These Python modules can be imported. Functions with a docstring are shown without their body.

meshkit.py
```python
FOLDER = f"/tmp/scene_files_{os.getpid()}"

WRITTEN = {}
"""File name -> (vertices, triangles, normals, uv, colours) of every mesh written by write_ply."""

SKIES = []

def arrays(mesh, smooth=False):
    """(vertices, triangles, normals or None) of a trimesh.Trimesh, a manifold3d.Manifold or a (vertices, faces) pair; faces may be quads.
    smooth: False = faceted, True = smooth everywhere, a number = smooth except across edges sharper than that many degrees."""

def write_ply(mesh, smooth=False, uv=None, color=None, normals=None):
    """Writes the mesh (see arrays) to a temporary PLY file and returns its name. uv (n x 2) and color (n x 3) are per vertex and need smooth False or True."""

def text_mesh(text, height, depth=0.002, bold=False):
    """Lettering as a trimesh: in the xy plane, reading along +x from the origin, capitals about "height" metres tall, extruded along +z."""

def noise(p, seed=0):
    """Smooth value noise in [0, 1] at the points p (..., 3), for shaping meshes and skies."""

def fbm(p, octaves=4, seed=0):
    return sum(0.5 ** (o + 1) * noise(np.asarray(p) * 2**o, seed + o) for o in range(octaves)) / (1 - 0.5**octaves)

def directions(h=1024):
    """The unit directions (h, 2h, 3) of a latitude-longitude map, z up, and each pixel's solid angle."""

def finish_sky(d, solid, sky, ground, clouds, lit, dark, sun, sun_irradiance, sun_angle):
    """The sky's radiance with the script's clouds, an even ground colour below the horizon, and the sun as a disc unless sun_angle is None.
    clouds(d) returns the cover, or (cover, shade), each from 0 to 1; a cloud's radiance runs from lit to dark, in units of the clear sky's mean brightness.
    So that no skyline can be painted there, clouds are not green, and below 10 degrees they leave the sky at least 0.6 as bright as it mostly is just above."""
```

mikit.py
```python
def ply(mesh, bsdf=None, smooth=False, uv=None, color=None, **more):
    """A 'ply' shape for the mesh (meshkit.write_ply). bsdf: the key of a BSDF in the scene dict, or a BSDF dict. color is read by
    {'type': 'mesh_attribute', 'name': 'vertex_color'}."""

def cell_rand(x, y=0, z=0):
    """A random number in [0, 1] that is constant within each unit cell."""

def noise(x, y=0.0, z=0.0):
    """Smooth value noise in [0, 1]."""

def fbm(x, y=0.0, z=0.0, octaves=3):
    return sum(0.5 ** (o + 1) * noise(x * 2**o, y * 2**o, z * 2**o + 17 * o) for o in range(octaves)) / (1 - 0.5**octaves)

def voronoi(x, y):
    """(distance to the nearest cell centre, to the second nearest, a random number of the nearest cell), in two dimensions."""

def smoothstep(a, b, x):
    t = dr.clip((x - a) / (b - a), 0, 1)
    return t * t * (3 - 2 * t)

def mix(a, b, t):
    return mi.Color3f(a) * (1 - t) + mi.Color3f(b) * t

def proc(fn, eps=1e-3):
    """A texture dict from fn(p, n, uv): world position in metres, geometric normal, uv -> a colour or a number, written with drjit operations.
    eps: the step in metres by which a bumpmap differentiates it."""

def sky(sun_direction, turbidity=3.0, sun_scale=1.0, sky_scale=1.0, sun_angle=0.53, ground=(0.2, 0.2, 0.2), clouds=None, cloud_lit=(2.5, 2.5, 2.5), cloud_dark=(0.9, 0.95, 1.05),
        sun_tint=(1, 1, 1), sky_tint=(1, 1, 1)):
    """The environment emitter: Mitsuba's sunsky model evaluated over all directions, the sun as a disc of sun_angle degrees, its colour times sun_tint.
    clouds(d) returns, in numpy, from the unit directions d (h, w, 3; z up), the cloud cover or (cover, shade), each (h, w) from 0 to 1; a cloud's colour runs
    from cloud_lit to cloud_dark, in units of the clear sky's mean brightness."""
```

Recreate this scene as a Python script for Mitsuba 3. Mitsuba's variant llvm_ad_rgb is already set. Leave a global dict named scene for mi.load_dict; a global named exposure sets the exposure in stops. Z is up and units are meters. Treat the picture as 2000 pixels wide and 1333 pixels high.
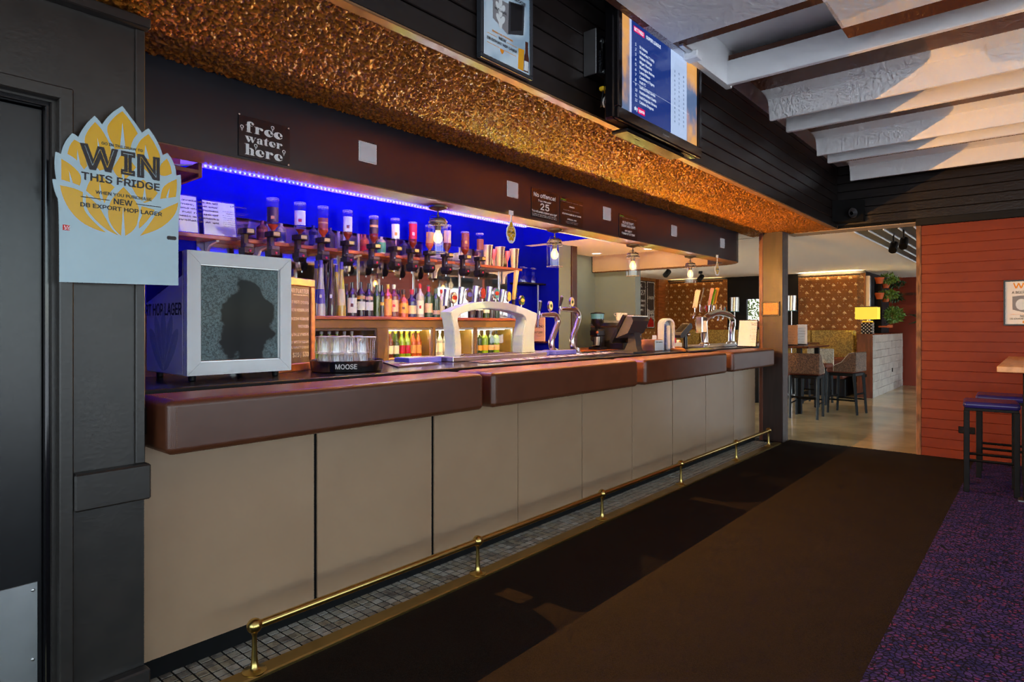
import math, random
import numpy as np, trimesh, manifold3d as m3
import mitsuba as mi, drjit as dr
import mikit, meshkit
from mikit import proc, noise, fbm, voronoi, cell_rand, smoothstep, mix
from shapely.geometry import Polygon, Point, box as sbox
from shapely import union_all, affinity

random.seed(7)
R = random.Random(11)
T = mi.ScalarTransform4f
scene, labels = {}, {}

# ------------------------------------------------------------------ camera, sky, exposure
F, U0, V0, H = 1215.0, 1000.0, 636.0, 1.4          # focal length and centre of the 2000 x 1333 frame, eye height
TH = math.radians(40.56)
C, S_ = math.cos(TH), math.sin(TH)
scene['camera'] = {'type': 'perspective', 'fov': math.degrees(2 * math.atan(1000.0 / F)), 'fov_axis': 'x', 'near_clip': 0.05, 'far_clip': 200.0,
                   'principal_point_offset_y': (666.5 - V0) / 1333.0,
                   'to_world': T().look_at(origin=[0, 0, H], target=[C, S_, H], up=[0, 0, 1])}
scene['sky'] = mikit.sky((0.35, 0.75, 0.62), turbidity=4.0, sun_scale=8.0, sun_tint=(0.92, 1.0, 1.12), sky_scale=20.0, ground=(0.84, 0.87, 0.90), sky_tint=(1.05, 0.98, 0.86))
exposure = 0.0

# ------------------------------------------------------------------ helpers
def lin(r, g, b):
    return [(x / 255 / 12.92 if x / 255 <= 0.04045 else ((x / 255 + 0.055) / 1.055) ** 2.4) for x in (r, g, b)]

def ray(u, v):
    t, w = (u - U0) / F, (V0 - v) / F
    return np.array([C + t * S_, S_ - t * C, w])

def onY(u, v, Y):
    d = ray(u, v); k = Y / d[1]
    return np.array([k * d[0], Y, H + k * d[2]])

def onX(u, v, X):
    d = ray(u, v); k = X / d[0]
    return np.array([X, k * d[1], H + k * d[2]])

def onZ(u, v, Z):
    d = ray(u, v); k = (Z - H) / d[2]
    return np.array([k * d[0], k * d[1], Z])

MATS = {}
def mat(name, d):
    scene['mat_' + name] = d
    MATS[name] = 'mat_' + name
    return 'mat_' + name

def P(rgb, rough=0.5, metal=0.0, spec=0.5, **k):
    if isinstance(rgb, (list, tuple)):
        rgb = {'type': 'rgb', 'value': list(rgb)}
    return {'type': 'principled', 'base_color': rgb, 'roughness': rough, 'metallic': metal, 'specular': spec, **k}

def two(d):
    return {'type': 'twosided', 'bsdf': d}

def bump(tex, scale, d):
    return {'type': 'bumpmap', 'texture': tex, 'scale': scale, 'bsdf': d}

def cat(ms):
    ms = [m for m in ms if m is not None]
    return ms[0] if len(ms) == 1 else trimesh.util.concatenate(ms)

def bx(x0, x1, y0, y1, z0, z1):
    m = trimesh.creation.box((abs(x1 - x0), abs(y1 - y0), abs(z1 - z0)))
    m.apply_translation(((x0 + x1) / 2, (y0 + y1) / 2, (z0 + z1) / 2))
    return m

def cb(x0, x1, y0, y1, z0, z1, ch=0.004):
    x0, x1, y0, y1, z0, z1 = min(x0, x1), max(x0, x1), min(y0, y1), max(y0, y1), min(z0, z1), max(z0, z1)
    c = min(ch, (x1 - x0) / 3, (y1 - y0) / 3, (z1 - z0) / 3)
    pts = []
    for sx in (0, 1):
        for sy in (0, 1):
            for sz in (0, 1):
                X, Y, Z = (x0, x1)[sx], (y0, y1)[sy], (z0, z1)[sz]
                dx, dy, dz = c * (1 - 2 * sx), c * (1 - 2 * sy), c * (1 - 2 * sz)
                pts += [(X, Y + dy, Z + dz), (X + dx, Y, Z + dz), (X + dx, Y + dy, Z)]
    return mani(m3.Manifold.hull_points(np.array(pts)))

def mani(m):
    k = m.to_mesh()
    return trimesh.Trimesh(np.array(k.vert_properties)[:, :3], np.array(k.tri_verts), process=False)

def rbox(x0, x1, y0, y1, z0, z1, r, seg=16):
    pts = [m3.Manifold.sphere(r, seg).translate((x, y, z)) for x in (x0 + r, x1 - r) for y in (y0 + r, y1 - r) for z in (z0 + r, z1 - r)]
    return mani(m3.Manifold.batch_hull(pts))

def lathe(prof, n=24, at=(0, 0, 0), a0=0.0, a1=None):
    """prof: (r, z) pairs from bottom to top, turned about z; a0..a1 in degrees makes an open patch."""
    prof = np.array(prof, float)
    full = a1 is None
    ang = np.linspace(0, 2 * np.pi, n, endpoint=False) if full else np.radians(np.linspace(a0, a1, n))
    v = np.stack([prof[:, 0][:, None] * np.cos(ang), prof[:, 0][:, None] * np.sin(ang), np.repeat(prof[:, 1][:, None], n, 1)], -1).reshape(-1, 3)
    f = []
    m = n if full else n - 1
    for i in range(len(prof) - 1):
        for j in range(m):
            a, b = i * n + j, i * n + (j + 1) % n
            c_, d = a + n, b + n
            if prof[i, 0] > 1e-6: f.append((a, b, d))
            if prof[i + 1, 0] > 1e-6: f.append((a, d, c_))
    t = trimesh.Trimesh(v, f, process=False)
    t.apply_translation(at)
    return t

def cyl(r, z0, z1, at=(0, 0), n=24, ch=0.0):
    p = [(0, z0), (r - ch, z0), (r, z0 + ch), (r, z1 - ch), (r - ch, z1), (0, z1)] if ch else [(0, z0), (r, z0), (r, z1), (0, z1)]
    return lathe(p, n, (at[0], at[1], 0))

def tube(pts, r, n=10, caps=True):
    p = np.asarray(pts, float)
    r = np.broadcast_to(np.asarray(r, float), (len(p),))
    t = np.gradient(p, axis=0); t /= np.linalg.norm(t, axis=1, keepdims=True) + 1e-12
    ref = np.array([0, 0, 1.0]) if abs(t[0, 2]) < 0.9 else np.array([1.0, 0, 0])
    a = np.cross(t[0], ref); a /= np.linalg.norm(a)
    ang = np.arange(n) * 2 * np.pi / n
    v = []
    for i in range(len(p)):
        a = a - t[i] * (a @ t[i]); a /= np.linalg.norm(a)
        b = np.cross(t[i], a)
        v.append(p[i] + r[i] * (np.cos(ang)[:, None] * a + np.sin(ang)[:, None] * b))
    v = np.vstack(v); f = []
    for i in range(len(p) - 1):
        for j in range(n):
            q = (i * n + j, i * n + (j + 1) % n, (i + 1) * n + (j + 1) % n, (i + 1) * n + j)
            f += [(q[0], q[1], q[2]), (q[0], q[2], q[3])]
    if caps:
        k = len(v); v = np.vstack([v, p[:1], p[-1:]])
        for j in range(n):
            f += [(k, (j + 1) % n, j), (k + 1, (len(p) - 1) * n + j, (len(p) - 1) * n + (j + 1) % n)]
    return trimesh.Trimesh(v, f, process=False)

def spline(pts, n=40):
    from scipy.interpolate import CubicSpline
    p = np.asarray(pts, float)
    d = np.r_[0, np.cumsum(np.linalg.norm(np.diff(p, axis=0), axis=1))]
    return CubicSpline(d, p)(np.linspace(0, d[-1], n))

def ball(r, at=(0, 0, 0), sub=2, scale=(1, 1, 1)):
    m = trimesh.creation.icosphere(sub, r); m.apply_scale(scale); m.apply_translation(at)
    return m

RY = np.array([[1, 0, 0, 0], [0, 0, -1, 0], [0, 1, 0, 0], [0, 0, 0, 1.0]])     # xy drawing -> X, Z, facing -Y
RX = np.array([[0, 0, -1, 0], [-1, 0, 0, 0], [0, 1, 0, 0], [0, 0, 0, 1.0]])    # xy drawing -> -Y, Z, facing -X

def extr(poly, depth):
    gs = [g for g in (getattr(poly, 'geoms', None) or [poly]) if g.area > 1e-9]
    return cat([trimesh.creation.extrude_polygon(g, depth, engine='earcut') for g in gs])

def extY(poly, Y0, Y1):
    """A polygon in X, Z as a plate from Y0 (front) back to Y1."""
    m = extr(poly, abs(Y1 - Y0)); m.apply_transform(RY); m.apply_translation((0, max(Y0, Y1), 0))
    return m

def extX(poly, X0, X1):
    """A polygon in -Y, Z (x runs right as seen from -X) as a plate from X0 back to X1."""
    m = extr(poly, abs(X1 - X0)); m.apply_transform(RX); m.apply_translation((max(X0, X1), 0, 0))
    return m

def extZ(poly, z0, z1):
    m = extr(poly, z1 - z0); m.apply_translation((0, 0, z0))
    return m

_TX = {}
def text(s, h, bold=False, depth=0.0006):
    k = (s, bold)
    if k not in _TX:
        m = meshkit.text_mesh(s, 1.0, 1.0, bold); m.apply_translation((-m.bounds[0][0], 0, 0)); _TX[k] = m
    m = _TX[k].copy(); m.apply_scale((h, h, depth))
    return m

def fit(s, w, h, bold=False, depth=0.0006, align='l'):
    """Lettering w metres wide with capitals h tall, from the origin (or centred)."""
    m = text(s, h, bold, depth); m.apply_scale((w / m.extents[0], 1, 1)); m.apply_translation((-m.bounds[0][0], 0, 0))
    if align == 'c': m.apply_translation((-w / 2, 0, 0))
    return m

def txY(s, x, z, Y, w, h, bold=False, depth=0.0006):
    """Lettering on a plane facing -Y: left end at x, baseline z, w wide."""
    m = fit(s, w, h, bold, depth); m.apply_transform(RY); m.apply_translation((x, Y, z))
    return m

def txX(s, y, z, X, w, h, bold=False, depth=0.0006):
    m = fit(s, w, h, bold, depth); m.apply_transform(RX); m.apply_translation((X, y, z))
    return m

def txUV(s, a, b, Y, hpx, bold=False):
    """Lettering on the plane Y that reads from photo point a to photo point b."""
    p, q = onY(*a, Y), onY(*b, Y)
    z = (p[2] + q[2]) / 2
    d = p[1] / ray(*a)[1]
    return txY(s, p[0], z, Y, q[0] - p[0], hpx * d / F, bold)

def polyUV(pts, Y, tf=lambda x, y: (x, y)):
    q = [onY(*tf(*p), Y) for p in pts]
    return Polygon([(a[0], a[2]) for a in q]).buffer(0)

def rotz(m, deg, at=(0, 0, 0)):
    m.apply_transform(trimesh.transformations.rotation_matrix(math.radians(deg), (0, 0, 1), at)); return m

def rot(m, deg, axis, at=(0, 0, 0)):
    m.apply_transform(trimesh.transformations.rotation_matrix(math.radians(deg), axis, at)); return m

def mv(m, x=0, y=0, z=0):
    m = m.copy(); m.apply_translation((x, y, z)); return m

USED = {}
def numbered(name):
    n = USED.get(name, 0); USED[name] = n + 1
    return name if n == 0 else f'{name}_{n:03d}'

def add(key, mesh, m, smooth=False, **more):
    """One entry of the scene; a key that is taken gets the next number."""
    key = numbered(key)
    scene[key] = mikit.ply(mesh, MATS.get(m, m), smooth=smooth, **more)
    return key

def tag(key, label, category, group=None):
    labels[key] = {'label': label, 'category': category}
    if group: labels[key]['group'] = group
    return key

def part_label(key, label):
    labels[key] = {'label': label}

def thing(name, label, category, parts, group=None, at=None, rz=0.0):
    """parts: (part name or part__sub, mesh or ready shape dict, material, smooth[, label])."""
    key = numbered(name)
    tag(key, label, category, group)
    tw = None
    if at is not None or rz:
        tw = T().translate(list(at or (0, 0, 0))).rotate([0, 0, 1], rz)
    for p in parts:
        k = key + '__' + p[0]
        k = numbered(k)
        d = dict(p[1]) if isinstance(p[1], dict) else mikit.ply(p[1], MATS.get(p[2], p[2]), smooth=p[3] if len(p) > 3 else False)
        if tw is not None: d['to_world'] = tw
        scene[k] = d
        if len(p) > 4: part_label(k, p[4])
    return key

def single(name, label, category, mesh, m, smooth=False, group=None, **more):
    k = add(name, mesh, m, smooth, **more)
    return tag(k, label, category, group)

def shp(mesh, m, smooth=False):
    return mikit.ply(mesh, MATS.get(m, m), smooth=smooth)

def struct(name, mesh, m, smooth=False):
    k = add(name, mesh, m, smooth)
    if '__' not in k: labels[k] = {'kind': 'structure'}
    return k

def emit(rgb, w=1.0):
    return {'type': 'area', 'radiance': {'type': 'rgb', 'value': list(rgb)}, 'sampling_weight': w}
# ------------------------------------------------------------------ materials
def gritty(base, dark, scale, amount=0.5):
    def fn(p, n, uv):
        k = fbm(p.x * scale, p.y * scale, p.z * scale, 3)
        return mix(base, dark, smoothstep(0.35, 0.75, k) * amount)
    return proc(fn)

def stipple(scale):
    def fn(p, n, uv):
        a = fbm(p.x * scale, p.y * scale, p.z * scale, 2)
        return smoothstep(0.3, 0.75, a)
    return proc(fn, eps=0.0015)

def woodfn(a, b, axis, ring=40.0, stretch=3.0):
    def fn(p, n, uv):
        q = [p.x, p.y, p.z]
        l = q.pop(axis)
        g = fbm(q[0] * ring, q[1] * ring, l * stretch, 3)
        h = noise(q[0] * ring * 5, q[1] * ring * 5, l * stretch * 2)
        return mix(a, b, smoothstep(0.25, 0.75, g) * 0.8 + h * 0.2)
    return proc(fn)

mat('black_paint', bump(stipple(120.0), 0.00012, P(gritty(lin(40, 36, 33), lin(29, 27, 25), 12.0), 0.36)))
mat('door_paint', P(gritty(lin(21, 22, 24), lin(14, 14, 16), 5.0), 0.28))
mat('charcoal', P(lin(38, 37, 39), 0.55))
mat('black', P(lin(9, 9, 10), 0.5, spec=0.22))
mat('matt_black', P(lin(14, 14, 14), 0.9, spec=0.2))
mat('gloss_black', P(lin(14, 13, 15), 0.12))
mat('fascia', P(gritty(lin(27, 30, 37), lin(23, 26, 32), 3.0), 0.3))
mat('board_dark', bump(stipple(60.0), 0.0004, P(gritty(lin(29, 23, 21), lin(22, 18, 16), 6.0), 0.32, spec=0.35)))
mat('soffit', P(gritty(lin(172, 106, 36), lin(84, 44, 14), 120.0, 0.85), 0.34))
mat('soffit_trim', P(lin(120, 84, 52), 0.4))
mat('white_stipple', bump(stipple(70.0), 0.006, P(lin(240, 240, 240), 0.4)))
mat('white_smooth', P(lin(238, 240, 241), 0.45))
mat('brown_stipple', bump(stipple(70.0), 0.006, P(lin(88, 52, 38), 0.33)))
mat('red_board', bump(stipple(50.0), 0.0003, P(gritty(lin(126, 46, 10), lin(110, 37, 8), 4.0), 0.48, spec=0.3)))
mat('red_wall', P(lin(140, 48, 24), 0.6))
mat('raw_edge', P(woodfn(lin(150, 100, 60), lin(90, 58, 34), 2, 60.0, 10.0), 0.6))

def carpet_fn(p, n, uv):
    w = cell_rand(p.x * 260, p.y * 260)
    return mix(lin(36, 29, 22), lin(16, 13, 10), w * 0.8 + 0.2 * noise(p.x * 9, p.y * 9))
mat('carpet', P(proc(carpet_fn), 0.95, spec=0.1))

def carpet2_fn(p, n, uv):
    x, y = p.x * 42, p.y * 42
    d, d2, r = voronoi(x + 0.35 * dr.sin(y * 1.7), y)
    stripe = smoothstep(0.35, 0.6, noise(p.x * 60, p.y * 22))
    col = mix(lin(60, 46, 96), lin(34, 34, 78), stripe)
    col = mix(col, lin(92, 40, 70), dr.select(r > 0.75, 1.0, 0.0) * (1 - smoothstep(0.2, 0.45, d)))
    col = mix(col, lin(20, 20, 30), smoothstep(0.32, 0.08, d2 - d))
    return col * (0.75 + 0.5 * cell_rand(p.x * 300, p.y * 300))
mat('patterned_carpet', P(proc(carpet2_fn), 0.95, spec=0.1))

def concrete_fn(p, n, uv):
    k = fbm(p.x * 1.6, p.y * 1.6, 0.0, 4)
    q = fbm(p.x * 9.0, p.y * 9.0, 3.0, 3)
    return mix(lin(200, 176, 130), lin(146, 126, 88), smoothstep(0.3, 0.7, k) * 0.7 + q * 0.3)
mat('concrete', P(proc(concrete_fn), 0.13, spec=0.7))
mat('screed', P(lin(50, 48, 46), 0.8))

mat('bar_wall', P(lin(8, 16, 170), 0.7, spec=0.0))
mat('grey_wall', P(lin(98, 114, 118), 0.55))
mat('cream', P(lin(244, 234, 214), 0.7))
mat('beam_wood', P(lin(112, 76, 46), 0.5))
mat('bulkhead', P(lin(150, 132, 112), 0.55))
mat('grey_plank', bump(stipple(40.0), 0.0005, P(gritty(lin(140, 128, 112), lin(112, 102, 90), 6.0), 0.55)))
mat('plain_grey', P(lin(120, 112, 104), 0.7))

def paper_fn(ax):
    def fn(p, n, uv):
        a, b = (p.y if ax == 0 else p.x) / 0.21, p.z / 0.29
        row = dr.floor(b * 2)
        a2 = a + 0.5 * (row - 2 * dr.floor(row / 2))
        x, y = (a2 - dr.floor(a2) - 0.5) * 0.21, (b * 2 - row - 0.45) * 0.145
        m = mi.Float(0)
        for cx, cy, rx, ry in ((0.006, 0.016, 0.008, 0.024), (-0.013, 0.004, 0.008, 0.020), (0.022, -0.002, 0.008, 0.016), (-0.028, -0.010, 0.007, 0.010), (0.0, -0.006, 0.009, 0.014), (0.012, -0.034, 0.006, 0.006)):
            m = dr.maximum(m, 1 - smoothstep(0.7, 1.1, dr.sqrt(dr.square((x - cx * 1.15) / (rx * 1.15)) + dr.square((y - cy * 1.15) / (ry * 1.15)))))
        dots = dr.maximum(0.0, 1 - smoothstep(0.006, 0.010, dr.sqrt(dr.square(dr.abs(x) - 0.075) + dr.square(y - 0.045))))
        g = fbm(p.y * 30 + p.x * 30, p.z * 30, 0.0, 3)
        return mix(mix(lin(150, 92, 34), lin(132, 76, 28), g), lin(236, 205, 150), dr.maximum(m, dots * 0.8))
    return proc(fn)
mat('slat_grey', P(lin(70, 78, 80), 0.4))
mat('wallpaper', P(paper_fn(0), 0.6))
mat('wallpaper_side', P(paper_fn(1), 0.6))

mat('panel_tan', P(gritty(lin(160, 131, 104), lin(152, 122, 96), 2.5), 0.34))
mat('leather', bump(stipple(420.0), 0.0003, P(gritty(lin(80, 43, 25), lin(72, 38, 22), 8.0), 0.33, spec=0.6)))
mat('thread', P(lin(120, 84, 62), 0.7))
mat('brass', P((0.62, 0.44, 0.14), 0.24, metal=1.0))
mat('brass_strip', P(gritty((0.42, 0.29, 0.09), (0.30, 0.20, 0.06), 5.0), 0.34, metal=1.0))
mat('chrome', P((0.78, 0.76, 0.72), 0.08, metal=1.0))
mat('steel', P((0.56, 0.57, 0.58), 0.3, metal=1.0))
mat('brushed', P(gritty((0.50, 0.52, 0.54), (0.38, 0.40, 0.42), 7.0), 0.4, metal=1.0))
mat('mirror', P((0.86, 0.87, 0.88), 0.03, metal=1.0))
mat('glass', {'type': 'thindielectric'})
for i, (a, b) in enumerate((((168, 162, 146), (130, 122, 106)), ((180, 176, 164), (146, 140, 128)), ((140, 134, 122), (92, 86, 78)), ((160, 150, 128), (118, 108, 90)))):
    mat(f'tile{i}', P(gritty(lin(*a), lin(*b), 45.0, 0.9), 0.28))
mat('grout', P(lin(16, 12, 9), 0.9))
mat('wood_dark', P(woodfn(lin(50, 21, 9), lin(32, 13, 6), 2, 30.0, 2.0), 0.4))
mat('wood_orange', P(woodfn(lin(166, 92, 40), lin(126, 66, 26), 0, 40.0, 3.0), 0.4))
mat('wood_pale', P(woodfn(lin(206, 150, 96), lin(180, 124, 74), 0, 40.0, 3.0), 0.4))
mat('wood_red', P(woodfn(lin(120, 58, 30), lin(84, 38, 20), 2, 30.0, 3.0), 0.4))
mat('white_satin', P(lin(222, 222, 222), 0.4))
mat('white_paper', P(lin(226, 226, 230), 0.7))
mat('silver_plate', P(lin(186, 196, 204), 0.35))
mat('led', {'type': 'diffuse', 'reflectance': {'type': 'rgb', 'value': 0.3}})

# ------------------------------------------------------------------ floor
ZS = 2.527        # underside of the bulkhead over the bar front
struct('floor', bx(-4.7, 17.3, -4.4, 9.2, -0.12, -0.02), 'screed')
struct('floor__carpet', bx(-4.5, 8.0, 0.55, 2.366, -0.02, 0.0), 'carpet')
struct('floor__patterned_carpet', bx(-4.5, 8.0, -4.2, 0.55, -0.02, 0.0), 'patterned_carpet')
struct('floor__concrete', bx(8.0, 17.2, -2.3, 7.2, -0.02, 0.0), 'concrete')
struct('floor__screed', bx(0.5, 8.0, 2.70, 7.2, -0.02, 0.0), 'screed')
struct('floor__grout', bx(-0.2, 7.72, 2.44, 2.70, -0.02, 0.002), 'grout')
struct('trim_1', cb(-0.2, 7.64, 2.358, 2.442, -0.01, 0.016, 0.006), 'brass_strip')
# square mosaic tiles of the foot rail channel: the 300 nearest as parts, the far rest as one
tiles, far = [], []
TP = 0.0505
tshape = {}
n = 0
tile_mesh = cb(-0.0216, 0.0216, -0.0216, 0.0216, 0.0, 0.0035, 0.001)
half_mesh = cb(-0.0216, 0.0216, -0.010, 0.0216, 0.0, 0.0035, 0.001)
tile_ply = [[shp(m_, f'tile{i}') for i in range(4)] for m_ in (tile_mesh, half_mesh)]
nx = int((7.66 - 0.86) / TP)
rr = random.Random(3)
for i in range(nx):
    for j in range(5):
        x, y = 0.885 + i * TP, 2.69 - 0.026 - j * TP
        kind = 1 if j == 4 else 0
        if j == 4: y = 2.69 - 0.026 - 4 * TP
        v = rr.choices((0, 1, 2, 3), (4, 3, 2, 3))[0]
        if n < 300:
            k = numbered('floor__tile')
            scene[k] = {**tile_ply[kind][v], 'to_world': T().translate([x, y, 0.001 + rr.uniform(0, 0.0012)]).rotate([0, 0, 1], rr.uniform(-0.6, 0.6))}
            n += 1
        else:
            far.append(mv((tile_mesh, half_mesh)[kind], x, y, 0.001 + rr.uniform(0, 0.001)))
k = add('floor__far_tiles', cat(far), 'tile0'); labels[k] = {'kind': 'stuff'}

# ------------------------------------------------------------------ door wall on the left
YW = 2.5
struct('wall_left', cat([bx(0.575, 0.853, YW, YW + 0.1, 0, ZS), bx(-0.40, 0.575, YW, YW + 0.1, 2.14, ZS), bx(-4.5, -0.40, YW, YW + 0.1, 0, ZS)]), 'black_paint')
struct('wall_left__corner_batten', cb(0.822, 0.853, YW - 0.012, YW, 0.9, ZS - 0.055, 0.003), 'black_paint')
struct('trim_2', cat([cb(0.588, 0.628, YW - 0.035, YW + 0.06, 0, 2.19, 0.004), cb(-0.45, 0.628, YW - 0.034, YW + 0.06, 2.147, 2.19, 0.004)]), 'black_paint')
struct('trim_3', cb(-2.0, 0.862, YW - 0.045, YW + 0.001, 2.472, 2.51, 0.004), 'black_paint')
struct('trim_4', cb(0.628, 0.862, YW - 0.045, YW + 0.001, 0.773, 0.90, 0.006), 'black_paint')
struct('baseboard_left', cb(0.628, 0.86, YW - 0.045, YW + 0.001, 0.0, 0.16, 0.006), 'black_paint')
struct('door_1', cb(-0.39, 0.562, YW + 0.055, YW + 0.095, 0.005, 2.125, 0.003), 'door_paint')
struct('door_1__stop', cat([cb(0.562, 0.59, YW + 0.02, YW + 0.10, 0, 2.147, 0.003), cb(-0.4, 0.59, YW + 0.02, YW + 0.10, 2.127, 2.147, 0.003)]), 'gloss_black')
struct('door_1__kick_plate', cb(-0.36, 0.548, YW + 0.052, YW + 0.056, 0.02, 0.545, 0.001), 'brushed')
for z in (0.05, 0.29, 0.52):
    struct('door_1__kick_plate__screw', ball(0.006, (0.535, YW + 0.052, z), 1, (1, 0.5, 1)), 'steel')

# ------------------------------------------------------------------ bulkhead over the bar, its soffit and the boarded wall above
arc = [(7.42 + 0.38 * math.sin(a), 3.19 - 0.38 * math.cos(a)) for a in np.linspace(0, math.pi / 2, 10)]
arc2 = [(7.42 + 0.20 * math.sin(a), 3.19 - 0.20 * math.cos(a)) for a in np.linspace(math.pi / 2, 0, 10)]
struct('wall_bar_front', extZ(Polygon([(0.6, 2.81)] + arc + [(7.8, 4.99), (7.62, 4.99)] + arc2 + [(0.6, 3.03)]), 2.17, ZS + 0.02), 'fascia', smooth=25)
struct('wall_bar_front__underside', extZ(Polygon([(0.9, 2.815)] + [(x - 0.005, y + 0.005) for x, y in arc] + [(7.79, 4.98), (7.63, 4.98)] + arc2 + [(0.9, 3.025)]).buffer(-0.002), 2.165, 2.17), 'beam_wood')
struct('wall_bar_front__inner_panel', bx(7.612, 7.62, 3.25, 4.98, 2.172, 2.40), 'bulkhead')
gx, gy = np.meshgrid(np.arange(0.30, 8.0, 0.0055), np.arange(1.885, 2.83, 0.0055), indexing='ij')      # thrown-on stipple as relief
gp = np.stack([gx * 98, gy * 98, gx * 0], -1)
gh = meshkit.noise(gp, 5) * 0.7 + meshkit.noise(gp * 2.1, 6) * 0.3
gz = ZS + 0.004 - 0.012 * np.clip((gh - 0.38) / 0.34, 0, 1)
n0, n1 = gx.shape
ii, jj = np.meshgrid(np.arange(n0 - 1), np.arange(n1 - 1), indexing='ij')
q_ = ii * n1 + jj
quads = np.stack([q_, q_ + 1, q_ + n1 + 1, q_ + n1], -1).reshape(-1, 4)
struct('ceiling_soffit', bx(-2.0, 8.0, 1.88, 3.0, ZS + 0.006, ZS + 0.05), 'soffit')
struct('ceiling_soffit__stipple', (np.stack([gx, gy, gz], -1).reshape(-1, 3), quads), 'soffit', smooth=True)
struct('trim_5', cb(-2.0, 8.0, 1.835, 1.885, ZS - 0.006, ZS + 0.05, 0.002), 'soffit_trim')
struct('wall_upper', bx(-4.5, 8.0, 1.85, 1.9, ZS + 0.05, 3.4), 'matt_black')
bp = 0.098
for i in range(8):
    z = ZS + 0.002 + i * bp
    struct('wall_upper__board', cb(-4.5, 7.97, 1.833, 1.852, z, z + bp - 0.006, 0.003), 'board_dark')
struct('wall_header', bx(8.0, 8.25, -4.2, 1.9, ZS - 0.0, 3.4), 'matt_black')
for i in range(8):
    z = ZS + 0.03 + i * bp
    struct('wall_header__board', cb(7.982, 8.002, -4.2, 1.85, z, z + bp - 0.006, 0.003), 'board_dark')
struct('trim_6', cb(7.955, 8.0, -4.2, 1.06, ZS - 0.05, ZS + 0.03, 0.004), 'black')
struct('trim_7', bx(8.0, 8.25, 1.0, 2.4, ZS - 0.012, ZS), 'bulkhead')

# ------------------------------------------------------------------ red boarded wall on the right
struct('wall_right', bx(8.0, 8.12, -4.2, 1.015, 0.0, ZS - 0.05), 'red_wall')
rb = 0.1035
for i in range(24):
    z = -0.01 + i * rb
    struct('wall_right__board', cb(7.984, 8.002, -4.2, 1.015, max(z, 0.0), min(z + rb - 0.003, ZS - 0.05), 0.002), 'red_board')
struct('trim_8', cb(7.97, 8.13, 1.012, 1.056, 0.0, ZS - 0.02, 0.003), 'raw_edge')

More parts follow.
